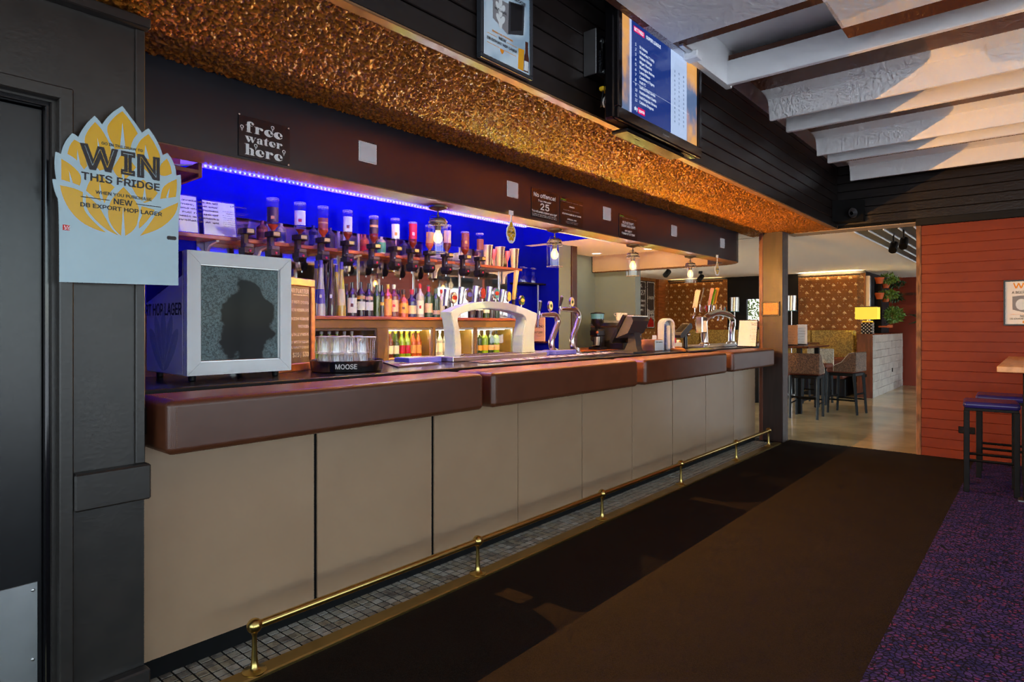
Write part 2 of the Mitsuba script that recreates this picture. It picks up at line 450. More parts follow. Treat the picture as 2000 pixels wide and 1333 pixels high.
# ------------------------------------------------------------------ ceiling of folded trays
struct('ceiling', bx(-4.6, 8.1, -4.3, 1.86, 3.25, 3.35), 'white_smooth')
struct('ceiling__near_slab', cat([bx(-4.6, 3.27, 0.83, 1.60, 3.0, 3.06), bx(-4.6, 3.70, -4.2, 0.83, 3.0, 3.06)]), 'white_stipple')
struct('ceiling__painted_edge', cat([bx(3.27, 3.345, 0.83, 1.60, 3.0, 3.06), bx(3.70, 3.85, -4.2, 0.83, 3.0, 3.06), bx(3.345, 3.70, 0.815, 0.83, 3.0, 3.06)]), 'brown_stipple')
struct('ceiling__side_board', bx(3.0, 4.15, 1.60, 1.64, 3.0, 3.26), 'white_smooth')
struct('ceiling__side_strip', bx(-4.6, 3.345, 1.60, 1.64, 3.0, 3.06), 'brown_stipple')
for a, b in ((4.09, 4.98), (5.40, 6.30), (6.69, 7.62)):
    struct('ceiling__lip', cb(a - 0.02, a + 0.02, -4.2, 1.625, 3.0, 3.16, 0.004), 'white_smooth')
    struct('ceiling__tray', bx(a + 0.0, b - 0.22, -4.2, 1.615, 3.16, 3.20), 'brown_stipple')
    prof = Polygon([(b - 0.24, 3.19), (b - 0.24, 3.165), (b - 0.12, 3.158), (b - 0.06, 3.135), (b - 0.035, 3.09), (b - 0.015, 2.99), (b + 0.01, 2.99), (b + 0.012, 3.10), (b + 0.012, 3.20)])
    m = extr(prof, 5.82); m.apply_transform(RY); m.apply_translation((0, 1.62, 0))
    struct('ceiling__cove', m, 'white_stipple', smooth=30)
    struct('ceiling__gap_board', bx(b, b + 0.42, -4.2, 1.60, 3.115, 3.15), 'brown_stipple')

# ------------------------------------------------------------------ bar interior shell
struct('wall_back', bx(0.5, 6.2, 4.95, 5.08, 0, 2.7), 'bar_wall')
struct('wall_bar_end', bx(0.5, 0.6, 2.6, 5.0, 0, 2.7), 'bar_wall')
struct('ceiling_bar', bx(0.5, 6.02, 2.9, 5.0, 2.62, 2.7), 'white_smooth')
struct('wall_drop', bx(6.0, 6.02, 3.04, 4.95, 2.40, 2.62), 'bar_wall')
struct('ceiling_pass', bx(6.02, 7.66, 2.99, 5.1, 2.40, 2.7), 'cream')
struct('wall_pier', bx(6.17, 6.42, 4.53, 4.96, 0, 2.41), 'bar_wall')
struct('wall_pier__pilaster', bx(6.172, 6.42, 4.522, 4.53, 0, 2.40), 'grey_wall')
struct('wall_pier__door_frame', cb(6.42, 6.53, 4.50, 4.62, 0, 2.40, 0.004), 'wood_dark')
struct('wall_pass', bx(6.5, 7.8, 5.0, 5.1, 0, 2.5), 'grey_wall')
struct('wall_end', bx(7.70, 7.85, 4.33, 7.1, 0, 2.53), 'grey_wall')

# ------------------------------------------------------------------ roof and outer walls that close the building
struct('ceiling_roof', cat([bx(-4.8, 7.9, -4.5, 9.4, 3.46, 3.55), bx(7.9, 14.4, -4.5, 7.25, 3.46, 3.55), bx(14.4, 17.4, -2.5, 2.95, 3.46, 3.55)]), 'plain_grey')
struct('wall_outer', cat([bx(-4.8, 7.9, 9.3, 9.4, 0, 3.5), bx(7.8, 7.9, 7.1, 9.4, 0, 3.5), bx(7.8, 14.4, 7.15, 7.25, 2.53, 3.5), bx(-4.8, -4.7, 2.5, 9.4, 0, 3.5), bx(17.2, 17.3, -2.5, 2.95, 0, 3.5), bx(14.4, 17.3, 2.85, 2.95, 2.5, 3.5), bx(14.32, 14.4, 2.9, 7.25, 2.5, 3.5), bx(8.1, 8.2, -4.4, -2.3, 0, 3.5), bx(8.2, 17.3, -2.45, -2.38, 2.55, 3.5)]), 'plain_grey')
# ------------------------------------------------------------------ dining room beyond

struct('ceiling_dining', bx(8.1, 17.2, 1.74, 7.2, 2.52, 2.6), 'cream')
struct('ceiling_dining__fill', bx(7.6, 8.1, 1.9, 7.2, 2.53, 2.6), 'cream')
struct('ceiling_grille', bx(8.25, 17.2, -2.3, 1.74, 2.60, 2.68), 'matt_black')
for i in range(12):
    y = 1.72 - i * 0.15
    struct('ceiling_grille__strip', cb(8.25, 17.2, y - 0.011, y, 2.50, 2.53, 0.002), 'white_smooth')
    struct('ceiling_grille__slat', cb(8.25, 17.2, y - 0.135, y - 0.025, 2.515, 2.55, 0.002), 'slat_grey')
struct('wall_far', cat([bx(14.3, 14.4, 2.78, 4.06, 0, 2.52), bx(14.3, 14.4, 5.62, 7.1, 0, 2.52)]), 'wallpaper')
struct('wall_far__cornice', cat([bx(14.25, 14.3, 2.76, 4.06, 2.47, 2.52), bx(14.25, 14.3, 5.62, 7.1, 2.48, 2.52)]), 'charcoal')
struct('wall_far__dark_bay', cat([bx(14.3, 14.4, 4.06, 5.62, 2.0, 2.52), bx(14.3, 14.4, 4.06, 5.62, 0, 1.36), bx(14.3, 14.4, 4.06, 4.35, 1.36, 2.0), bx(14.3, 14.4, 5.18, 5.62, 1.36, 2.0)]), 'black')
struct('wall_far_right', bx(17.0, 17.1, -2.3, 2.9, 0, 2.6), 'red_wall')
struct('wall_dining_side', bx(14.3, 17.0, 2.80, 2.92, 0, 2.52), 'charcoal')
struct('trim_9', bx(16.96, 17.0, -2.3, 2.78, 2.10, 2.16), 'wood_red')

def wall_with_holes(name, axis, at, th, lo, hi, zt, holes, m):
    """A wall along x (axis 0) or y (axis 1) with rectangular openings."""
    poly = sbox(lo, 0, hi, zt)
    for a, b, z0, z1 in holes: poly = poly.difference(sbox(a, z0, b, z1))
    mesh = extr(poly, th); mesh.apply_transform(RY)           # x, z ; thickness towards -y
    if axis == 1: rotz(mesh, 90)
    mesh.apply_translation((0, at + th, 0) if axis == 0 else (at, 0, 0))
    struct(name, mesh, m)
    for a, b, z0, z1 in holes:
        k = numbered('window'); k = k if k != 'window' else 'window_1'
        bars = [(a, b, z0, z0 + 0.05), (a, b, z1 - 0.05, z1), (a, a + 0.05, z0, z1), (b - 0.05, b, z0, z1), ((a + b) / 2 - 0.025, (a + b) / 2 + 0.025, z0, z1)]
        g = (lambda p, q, r, s, t0, t1: bx(p, q, at + t0, at + t1, r, s)) if axis == 0 else (lambda p, q, r, s, t0, t1: bx(at + t0, at + t1, p, q, r, s))
        key = 'window_%d' % (len([x for x in labels if x.startswith('window_')]) + 1)
        scene[key] = mikit.ply(cat([g(*bb, 0.03, 0.08) for bb in bars]), MATS['charcoal']); labels[key] = {'kind': 'structure'}
        pane = sbox(a + 0.04, z0 + 0.04, b - 0.04, z1 - 0.04)
        v = np.array([(a + .04, z0 + .04), (b - .04, z0 + .04), (b - .04, z1 - .04), (a + .04, z1 - .04)])
        vv = np.array([(x, at + 0.055, z) if axis == 0 else (at + 0.055, x, z) for x, z in v])
        scene[key + '__pane'] = mikit.ply((vv, np.array([[0, 1, 2, 3]])), MATS['glass'])

wall_with_holes('wall_rear', 0, -4.3, 0.1, -4.6, 8.1, 3.3, [(-3.2, -0.6, 0.1, 2.95), (0.2, 2.8, 0.1, 2.95), (3.6, 6.2, 0.1, 2.95)], 'grey_plank')
wall_with_holes('wall_west', 1, -4.6, 0.1, -4.3, 2.6, 3.3, [(-4.0, -0.9, 0.1, 3.05), (-0.7, 2.3, 0.1, 3.05)], 'plain_grey')
wall_with_holes('wall_dining_left', 0, 7.1, 0.1, 7.8, 14.4, 2.53, [(8.3, 11.9, 0.1, 2.3)], 'wallpaper_side')  # unseen window added so sunlight bounces up to the dining ceiling
wall_with_holes('wall_dining_window', 0, -2.4, 0.1, 8.1, 17.2, 2.6, [(8.4, 12.6, 0.05, 2.45), (12.8, 16.8, 0.05, 2.45)], 'plain_grey')
# ------------------------------------------------------------------ pendant jar lamps
mat('bulb_glow', {'type': 'diffuse', 'reflectance': {'type': 'rgb', 'value': 0.0}})
mat('bronze', P((0.10, 0.075, 0.05), 0.35, metal=0.8))
BULB = [13.5, 6.4, 1.45]
def half(prof): return lathe(prof, 28)
jar = lathe([(0.0, 1.864), (0.058, 1.864), (0.0625, 1.87), (0.0625, 2.030), (0.058, 2.040), (0.052, 2.046), (0.052, 2.052), (0.0585, 2.056), (0.0605, 2.064), (0.0585, 2.072), (0.052, 2.076)], 32)
bulbm = lathe([(0, 1.926), (0.012, 1.928), (0.024, 1.938), (0.030, 1.953), (0.0305, 1.966), (0.026, 1.984), (0.017, 2.000), (0.0135, 2.012), (0.0135, 2.02)], 20)
rose = lathe([(0, 2.135), (0.012, 2.136), (0.03, 2.142), (0.058, 2.150), (0.062, 2.156), (0.062, 2.166), (0, 2.166)], 28)
stem = lathe([(0, 2.084), (0.005, 2.084), (0.005, 2.10), (0.009, 2.103), (0.009, 2.110), (0.005, 2.114), (0.005, 2.14), (0, 2.14)], 12)
lid = lathe([(0, 2.05), (0.05, 2.05), (0.0535, 2.054), (0.0535, 2.078), (0.045, 2.086), (0.012, 2.09), (0, 2.09)], 28)
sock = lathe([(0, 2.01), (0.017, 2.01), (0.019, 2.02), (0.019, 2.05), (0, 2.05)], 16)
wire = cat([tube([(0.063 * math.cos(a), 0.063 * math.sin(a), 2.047 + 0.0 * a) for a in np.linspace(0, 2 * np.pi, 33)], 0.002, 6), tube([(0.064, 0, 2.05), (0.070, 0.0, 2.085), (0.055, 0.0, 2.10), (0.0, 0, 2.102), (-0.055, 0, 2.10), (-0.070, 0, 2.085), (-0.064, 0, 2.05)], 0.0018, 6)])
S = {'jar': shp(jar, 'glass', 40), 'ceiling_rose': shp(rose, 'bronze', 40), 'stem': shp(stem, 'bronze', 40), 'lid': shp(lid, 'bronze', 40), 'lamp_socket': shp(sock, 'bronze', 40), 'wire_clasp': shp(wire, 'bronze', True)}
mat('jar_edge', P(lin(230, 190, 140), 0.15, spec=0.9))
jr_ = cat([tube([(r_ * math.cos(a), r_ * math.sin(a), z_) for a in np.linspace(0, 2 * np.pi, 41)], t_, 6, caps=False) for r_, z_, t_ in ((.0622, 1.867, .0022), (.061, 2.034, .0016), (.0600, 2.064, .0022))])
S['jar__rims'] = shp(jr_, 'jar_edge', True)
S['bulb'] = {**shp(bulbm, 'glass', True), 'emitter': emit([3.2, 1.25, 0.22], 0.3)}
S['filament'] = {**shp(lathe([(0, 1.945), (0.004, 1.946), (0.006, 1.960), (0.004, 1.985), (0, 1.986)], 10), 'bulb_glow', True), 'emitter': emit([25.0, 14.0, 5.0], 0.1)}
names = ['nearest the beer font arch', 'above the chrome swan neck taps', 'third from the left', 'farthest along the bar, nearest the timber post']
for i, x in enumerate((2.727, 3.98, 5.218, 6.475)):
    scene['pendant_glow' + str(i)] = {'type': 'point', 'position': [x + 0.012, 2.96 - 0.012, 1.966], 'intensity': {'type': 'rgb', 'value': [b_ * (1.6, 1.35, 0.8, 0.28)[i] for b_ in BULB]}}
    thing('pendant_lamp', 'glass jar pendant lamp with warm bulb, ' + names[i], 'pendant lamp', [(k, v) for k, v in S.items()], 'jar pendant lamps under the bulkhead', at=(x, 2.96, 0))

# ------------------------------------------------------------------ blue light strip on the inner edge of the bulkhead
dots = cat([cb(x - 0.0035, x + 0.0035, 3.028, 3.034, 2.154, 2.162, .001) for x in np.arange(1.30, 3.7, 0.024)])
upv = np.array([(1.29, 3.034, 2.186), (4.90, 3.034, 2.186), (4.90, 3.046, 2.186), (1.29, 3.046, 2.186)])
thing('light_strip', 'glowing blue LED strip along the inner edge of the bulkhead', 'light strip', [
    ('channel', cb(1.28, 4.95, 3.030, 3.050, 2.166, 2.185, 0.002), 'white_smooth', False)])
scene['light_strip__diffuser'] = {**shp((upv, np.array([[0, 1, 2, 3]])), 'led'), 'emitter': emit([0.1, 38.0, 5200.0], 2.0)}
scene['light_strip__diodes'] = {**shp(dots, 'led'), 'emitter': emit([0.5, 1.3, 110.0], 1.0)}
labels['light_strip__diodes'] = {'kind': 'stuff'}

# ------------------------------------------------------------------ downlights over the pass
for i, (x, y) in enumerate(((7.32, 4.72), (7.32, 3.92))):
    k = thing('downlight', ('left' if i == 0 else 'right') + ' one of two round recessed downlights beyond the pendant lamps', 'downlight', [
        ('trim_ring', lathe([(0.055, 2.398), (0.075, 2.392), (0.08, 2.397), (0.08, 2.401)], 24), 'white_satin', True)], 'recessed downlights', at=(x, y, 0))
    scene[k + '__lens'] = {**shp(lathe([(0, 2.397), (0.055, 2.397)], 20), 'bulb_glow'), 'emitter': emit([90.0, 66.0, 38.0]), 'to_world': T().translate([x, y, 0])}
# ------------------------------------------------------------------ bar counter
CT = 1.14
parts = []
pw = 0.755
for i in range(9):
    x0 = 0.903 + i * pw
    x1 = min(x0 + pw, 7.63)
    if i == 0: x0 = 0.87
    gap = (0.009, 0.010, 0.010, 0.004, 0.007, 0.006, 0.007, 0.006, 0.005)[i]
    parts.append(('panel', cb(x0 + gap, x1 - (0.009, 0.011, 0.001, 0.005, 0.003, 0.005, 0.005, 0.003, 0.0)[i], 2.66 - 0.002 * (i == 3), 2.672, 0.085 if i < 3 else 0.068, 1.0, 0.0012), 'panel_tan', False))
parts.append(('carcass', bx(0.62, 7.66, 2.672, 2.72, 0.0, 1.08), 'matt_black', False, 'black backing that shows in the gaps between the tan panels'))
parts.append(('kickboard', bx(0.62, 7.66, 2.682, 2.69, 0.0, 0.084), 'black', False, 'black kickboard above the mosaic tiles'))
parts.append(('countertop', cb(0.62, 8.15, 2.75, 3.46, 1.10, CT, 0.006), 'gloss_black', False, 'glossy black countertop'))
parts.append(('lip', cb(0.62, 8.15, 2.735, 2.765, 1.085, CT, 0.004), 'black', False))
parts.append(('front_rail', cb(0.62, 7.66, 2.60, 2.74, 0.985, 1.09, 0.004), 'matt_black', False))
parts.append(('inner_bench', cb(0.62, 7.6, 3.46, 3.72, 0.80, 0.86, 0.004), 'steel', False))
parts.append(('inner_front', bx(0.62, 8.0, 3.44, 3.46, 0.0, 1.10), 'black', False))
parts.append(('screw', ball(0.006, (0.905, 2.658, 0.935), 1, (1, .5, 1)), 'steel', False))
cush = [(onY(327, 800, 2.4)[0], onY(946, 760, 2.4)[0]), (onY(963, 760, 2.4)[0], onY(1247, 740, 2.4)[0]), (onY(1261, 740, 2.4)[0], onY(1421, 700, 2.4)[0]), (onY(1432, 700, 2.4)[0], 7.62)]
for i, (a, b) in enumerate(cush):
    k = f'bolster_{i:03d}' if i else 'bolster'
    last = i == 3
    m = rbox(a, b - (0.0 if not last else 0.0), 2.40, 2.715, 0.925, 1.128, 0.028, 20)
    if last:
        m = mani(m3.Manifold.batch_hull([m3.Manifold.sphere(0.028, 20).translate((x, y, z)) for z in (0.953, 1.10) for x, y in ((a + .028, 2.428), (a + .028, 2.687), (b - .028, 2.687))] +
                                        [m3.Manifold.sphere(0.028, 20).translate((b - 0.12 + 0.09 * math.sin(t), 2.518 - 0.09 * math.cos(t), z)) for z in (0.953, 1.10) for t in np.linspace(0, math.pi / 2, 5)]))
    parts.append((k, m, 'leather', 40, 'padded brown leather bolster along the front of the bar'))
    for xs in ((a + 0.032,) if last else (a + 0.032, b - 0.030)):
        st = cat([bx(xs - 0.0006, xs + 0.0006, 2.3985, 2.401, z, z + 0.0045) for z in np.arange(0.955, 1.10, 0.0075)] + [bx(xs - 0.0006, xs + 0.0006, y, y + 0.0045, 1.1265, 1.129) for y in np.arange(2.43, 2.68, 0.0075)])
        parts.append((k + '__seam', st, 'thread', False))
thing('bar_counter', 'long bar counter with tan panels, brown padded leather edge and glossy black top', 'bar counter', parts)

# ------------------------------------------------------------------ brass foot rail
RZ, RYY = 0.200, 2.405
us = [497, 933, 1176, 1330, 1438, 1501]
xs = [onY(u, 900, RYY)[0] for u in us]
parts = [('rail', rot(cyl(0.017, xs[0], xs[-1], n=20), 90, (0, 1, 0)), 'brass', 40)]
parts[0][1].apply_translation((0, RYY, RZ - 0.006))
post = lathe([(0, 0.012), (0.046, 0.012), (0.047, 0.018), (0.040, 0.020), (0.026, 0.024), (0.016, 0.034), (0.0125, 0.06), (0.0095, 0.12), (0.009, 0.155), (0.013, 0.166), (0.014, 0.172), (0, 0.172)], 24)
post_s, ball_s = shp(post, 'brass', 40), shp(ball(0.030, (0, 0, RZ - 0.004), 3), 'brass', True)
screw_s = [shp(cyl(0.0055, 0.016, 0.0205, (0.034 * math.cos(a), 0.034 * math.sin(a)), 8), 'brass_strip') for a in (0.6, 2.7, 4.8)]
key = thing('foot_rail', 'polished brass foot rail on six posts along the foot of the bar', 'foot rail', parts)
for i, x in enumerate(xs):
    p_ = numbered(key + '__post')
    for nm, s_ in (('', post_s), ('__ball', ball_s), ('__screw', screw_s[0]), ('__screw_001', screw_s[1]), ('__screw_002', screw_s[2])):
        scene[p_ + nm] = {**s_, 'to_world': T().translate([x, RYY, 0])}

# ------------------------------------------------------------------ post at the end of the bar
thing('timber_post', 'square brown timber post at the far end of the bar', 'post', [
    ('shaft', cb(7.73, 7.93, 2.368, 2.640, 0, ZS, 0.006), 'wood_dark', False),
    ('edge_strip', cb(7.722, 7.735, 2.600, 2.645, 0, ZS, 0.003), 'wood_red', False)])
# ------------------------------------------------------------------ hop shaped fridge sign on the door wall
mat('gold', P(lin(206, 158, 14), 0.32))
mat('sign_blue', P(lin(160, 184, 194), 0.34))
mat('ink', P(lin(38, 34, 38), 0.6))
mat('ink_red', P(lin(190, 40, 40), 0.6))
YS = YW - 0.05
def curved(pts, n=2):
    """Corner cutting that keeps the sharp tips and notches."""
    p = [np.array(q, float) for q in pts]
    keep = lambda a, b, c: np.dot(a - b, c - b) > -0.62 * np.linalg.norm(a - b) * np.linalg.norm(c - b)
    sharp = [keep(p[i - 1], p[i], p[(i + 1) % len(p)]) for i in range(len(p))]
    for _ in range(n):
        q, sh = [], []
        for i in range(len(p)):
            a, b, c = p[i - 1], p[i], p[(i + 1) % len(p)]
            if sharp[i]: q.append(b); sh.append(True)
            else: q += [b * .75 + a * .25, b * .75 + c * .25]; sh += [False, False]
        p, sharp = q, sh
    return [tuple(x) for x in p]
tf = lambda x, y: (90 + x / 4.597, 190 + y / 4.597)
outline = [(685, 78), (725, 130), (765, 185), (815, 250), (862, 320), (890, 295), (920, 280), (960, 330), (995, 390), (1025, 450), (1048, 520), (1068, 510), (1090, 500), (1125, 545), (1150, 600), (1165, 650), (1170, 705), (1190, 698), (1208, 697), (1214, 760), (1212, 830), (1202, 900), (1210, 960), (1200, 1020), (1188, 1065),
           (1188, 1692), (122, 1660), (118, 925), (90, 875), (70, 805), (58, 735), (76, 735), (95, 740), (80, 650), (78, 560), (88, 490), (112, 498), (135, 512), (150, 450), (185, 378), (235, 323), (262, 335), (290, 358), (320, 300), (370, 228), (435, 167), (470, 200), (503, 245), (545, 188), (600, 130)]
parts = [('backing', extY(polyUV(curved(outline), YS, tf), YS, YS + 0.006), 'sign_blue')]
petals = [[(685, 120), (745, 190), (790, 260), (828, 328), (785, 380), (765, 440), (760, 470), (612, 470), (600, 430), (562, 370), (535, 270), (580, 205), (630, 155)],
          [(438, 217), (490, 270), (535, 340), (570, 410), (598, 520), (560, 640), (480, 665), (425, 600), (372, 480), (330, 385), (375, 285)],
          [(250, 375), (300, 400), (318, 430), (350, 520), (375, 620), (340, 655), (270, 560), (185, 510), (205, 430)],
          [(130, 545), (210, 590), (310, 680), (322, 750), (305, 800), (240, 775), (132, 742)],
          [(118, 785), (250, 812), (335, 850), (332, 1000), (430, 1120), (555, 1225), (430, 1190), (300, 1120), (200, 1010), (140, 890)],
          [(352, 865), (470, 965), (525, 1060), (572, 1150), (600, 1190), (668, 1252), (560, 1210), (440, 1110), (352, 1000)],
          [(480, 685), (560, 755), (622, 810), (562, 872), (530, 955), (440, 915), (352, 840), (385, 740)],
          [(685, 490), (750, 555), (812, 630), (762, 700), (690, 758), (622, 700), (592, 640)],
          [(695, 800), (760, 870), (828, 960), (848, 1050), (812, 1180), (712, 1256), (670, 1256), (575, 1150), (545, 1040), (572, 930), (632, 860)],
          [(920, 325), (975, 410), (1020, 500), (1033, 560), (1000, 660), (930, 695), (850, 620), (802, 520), (795, 470), (840, 380)],
          [(1085, 545), (1120, 610), (1133, 690), (1062, 718), (1020, 700), (1012, 640), (1032, 590)],
          [(1175, 730), (1180, 800), (1168, 900), (1020, 918), (1036, 820), (1080, 772)],
          [(1190, 940), (1180, 1020), (1130, 1100), (1020, 1190), (830, 1254), (930, 1130), (1000, 1020)],
          [(870, 735), (940, 792), (1008, 860), (960, 930), (880, 955), (802, 880), (762, 800)],
          [(855, 975), (985, 1010), (900, 1130), (830, 1190), (830, 1060)]]
for p in petals: parts.append(('petal', extY(polyUV(curved(p), YS, tf).buffer(-0.0016), YS - 0.0008, YS), 'gold'))
veins = [[(685, 225), (712, 460), (662, 460)], [(460, 370), (498, 520), (470, 560)], [(280, 470), (305, 600), (275, 580)], [(205, 665), (240, 770), (215, 765)], [(690, 985), (710, 1256), (672, 1256)], [(480, 760), (500, 870), (540, 1040), (575, 1150), (520, 1040), (478, 880)], [(890, 430), (925, 560), (880, 540)], [(1110, 810), (1075, 900), (1095, 905)], [(690, 620), (705, 740), (675, 740)], [(885, 800), (900, 930), (860, 945)], [(840, 1010), (860, 1060), (808, 1185)]]
for p in veins: parts.append(('vein', extY(polyUV(p, YS, tf), YS - 0.0014, YS - 0.0008), 'sign_blue'))
q = lambda x, y: tf(x, y)
YT = YS - 0.0014
for s, a, b, h, bold in (('GO IN THE DRAW TO', (497, 422), (868, 494), 23, True), ('THIS FRIDGE', (316, 735), (1020, 842), 66, True), ('WHEN YOU PURCHASE', (445, 862), (948, 936), 27, True), ('NEW', (607, 962), (775, 975), 48, True), ('DB EXPORT HOP LAGER', (308, 980), (1040, 1068), 36, True)):
    parts.append(('lettering', txUV(s, q(*a), q(*b), YT, h / 4.597, bold), 'ink'))
# WIN in wide inline capitals
def wide(polys, inl):
    g = union_all([polyUV(p, YT, tf) for p in polys]); i = union_all([polyUV(p, YT, tf) for p in inl])
    return extY(g.difference(i), YT - 0.0006, YT)
parts.append(('lettering', wide([[(302, 408), (372, 418), (425, 560), (462, 440), (520, 450), (560, 585), (590, 462), (648, 472), (585, 678), (530, 668), (490, 555), (447, 658), (390, 648)]],
                               [[(345, 432), (352, 433), (420, 610), (414, 612)], [(414, 612), (420, 614), (486, 470), (480, 468)], [(486, 470), (492, 470), (552, 630), (546, 632)], [(546, 632), (553, 634), (612, 480), (605, 478)]]), 'ink'))
parts.append(('lettering', wide([[(673, 478), (800, 500), (800, 548), (768, 543), (768, 660), (798, 665), (798, 712), (673, 690), (673, 645), (702, 650), (702, 532), (673, 527)]],
                               [[(690, 500), (782, 517), (782, 523), (690, 506)], [(733, 512), (739, 513), (739, 682), (733, 681)], [(690, 668), (782, 684), (782, 690), (690, 674)]]), 'ink'))
parts.append(('lettering', wide([[(818, 508), (880, 518), (960, 655), (960, 535), (1020, 545), (1020, 752), (960, 742), (880, 600), (880, 727), (818, 717)]],
                               [[(845, 535), (851, 536), (851, 705), (845, 704)], [(851, 536), (858, 537), (992, 722), (985, 722)], [(985, 560), (991, 561), (991, 722), (985, 721)]]), 'ink'))
for a, b in (((310, 890), (570, 928)), ((808, 958), (1033, 990))):
    p0, p1 = onY(*q(*a), YT), onY(*q(*b), YT); z = (p0[2] + p1[2]) / 2
    parts.append(('rule', bx(p0[0], p1[0], YT - 0.0006, YT, z - 0.0012, z + 0.0012), 'ink'))
p0 = onY(*q(150, 1192), YT); p1 = onY(*q(212, 1150), YT)
parts.append(('badge', bx(p0[0], p1[0], YT - .0002, YT + 0.0012, p0[2], p1[2]), 'ink_red'))
for s_, dz in (('LO', .0095), ('25', .002)): parts.append(('badge__lettering', txY(s_, p0[0] + 0.004, p0[2] + dz, YT - .0002, 0.016, 0.0062, True), 'white_paper'))
p0 = onY(*q(1085, 1278), YT); p1 = onY(*q(1172, 1252), YT)
parts.append(('badge', extY(sbox(p0[0], p0[2], p1[0], p1[2]).buffer(-0.006).buffer(0.0055), YT, YT + 0.0012), 'ink'))
thing('fridge_prize_sign', 'large pale blue cut-out sign with golden hop cone reading WIN THIS FRIDGE', 'sign', parts)

# ------------------------------------------------------------------ signs on the dark bulkhead
mat('sign_black', P(lin(14, 13, 20), 0.25))
mat('print_white', P(lin(214, 220, 222), 0.6))
mat('print_grey', P(lin(130, 130, 134), 0.6))
mat('print_green', P(lin(70, 150, 30), 0.6))
YF = 2.81
x0, x1, z0, z1 = 1.350, 1.605, 2.180, 2.369
parts = [('board', cb(x0, x1, YF - 0.006, YF, z0, z1, 0.001), 'sign_black')]
YB = YF - 0.006
fu = lambda x, y: (430 + x / 8.884, 200 + y / 8.884)
# fat-faced serif letters, drawn from ellipses and slabs in a unit box (x-height 1)
def _el(cx, cy, rx, ry): return affinity.translate(affinity.scale(Point(0, 0).buffer(1, 12), rx, ry), cx, cy)
def fat_letter(c):
    sb = sbox
    if c == 'e': return _el(.48, .5, .48, .5).difference(_el(.56, .66, .13, .26)).difference(sb(.50, .36, 1.1, .47)).difference(sb(.62, .2, 1.1, .40).difference(_el(.48, .5, .48, .5).difference(_el(.50, .52, .40, .46)))), .98
    if c == 'r': return union_all([sb(.12, 0, .46, 1), sb(0, 0, .58, .06), sb(0, .94, .46, 1), _el(.76, .78, .17, .17), _el(.66, .72, .22, .28).difference(_el(.66, .62, .17, .30)).intersection(sb(.4, .6, 1, 1))]), .98
    if c == 'f': return union_all([sb(.14, 0, .48, 1.2), sb(0, 0, .62, .06), sb(0, .92, .70, .99), _el(.50, 1.25, .36, .30).difference(_el(.60, 1.16, .16, .24)).intersection(sb(.1, 1.1, 1, 1.6)), _el(.72, 1.28, .13, .13)]), .84
    if c == 'h': return union_all([sb(.12, 0, .46, 1.5), sb(0, 0, .56, .06), sb(0, 1.44, .46, 1.5), _el(.66, .66, .30, .34).difference(_el(.54, .58, .12, .32)).intersection(sb(.46, .5, 1.2, 1.2)), sb(.64, 0, .96, .66), sb(.58, 0, 1.06, .06)]), 1.10
    if c == 'w': return union_all([Polygon([(.05, 1), (.42, 1), (.66, .32), (.52, 0), (.42, 0)]), Polygon([(.60, 1), (.97, 1), (1.20, .32), (1.06, 0), (.97, 0)]), Polygon([(.52, 0), (.58, 0), (.86, .8), (.80, .8)]), Polygon([(1.06, 0), (1.12, 0), (1.44, 1), (1.38, 1)]), sb(0, .94, .50, 1), sb(.56, .94, 1.05, 1), sb(1.28, .94, 1.56, 1)]), 1.56
    if c == 'a': return union_all([_el(.30, .28, .30, .28).difference(_el(.40, .29, .10, .20)), sb(.46, .06, .78, .80), sb(.74, 0, .92, .08), sb(.5, 0, .9, .08), _el(.44, .74, .34, .26).difference(_el(.42, .70, .20, .18)).intersection(sb(0, .72, 1, 1.1)), _el(.18, .74, .13, .13)]), .92
    if c == 't': return union_all([Polygon([(.14, .1), (.14, .94), (.42, 1.3), (.48, 1.3), (.48, .1)]), sb(0, .92, .70, .99), _el(.42, .16, .28, .16).difference(_el(.60, .20, .12, .12))]), .72
for s, a, b, h in (('free', (440, 520), (1085, 650), 122), ('water', (430, 690), (1085, 810), 100), ('here', (425, 905), (1085, 1030), 124)):
    p0, p1 = onY(*fu(*a), YB), onY(*fu(*b), YB)
    hh = h / 8.884 * (YB / ray(*fu(*a))[1]) / F * 1.02
    gl, x = [], 0
    for c in s:
        g, w_ = fat_letter(c); gl.append(affinity.translate(g, x, 0)); x += w_ + .05
    kx = (p1[0] - p0[0]) / (x - .05)
    for g in gl:
        g = affinity.translate(affinity.scale(g.buffer(0), kx, hh, origin=(0, 0)), p0[0], (p0[2] + p1[2]) / 2)
        parts.append(('lettering', extY(g, YB - .0008, YB), 'print_white'))
for (x, y) in ((378, 420), (910, 445), (618, 755), (1105, 860)):
    c0 = onY(*fu(x, y), YB)
    ring = Point(c0[0], c0[2]).buffer(0.0085).difference(Point(c0[0], c0[2]).buffer(0.0052)).union(sbox(c0[0] - .0012, c0[2] - .020, c0[0] + .0012, c0[2] - .010)).union(sbox(c0[0] - .004, c0[2] - .013, c0[0] + .004, c0[2] - .011))
    parts.append(('key_motif', extY(ring, YB - 0.0008, YB), 'print_white'))
for (x, z) in ((x0 + .004, z1 + .002), (x1 - .006, z1 - .006), (x1 - .006, z0 + .004)):
    parts.append(('screw', ball(0.005, (x, YB, z), 1, (1, .5, 1)), 'chrome', True))
thing('free_water_sign', 'black sign on the bulkhead reading free water here', 'sign', parts)

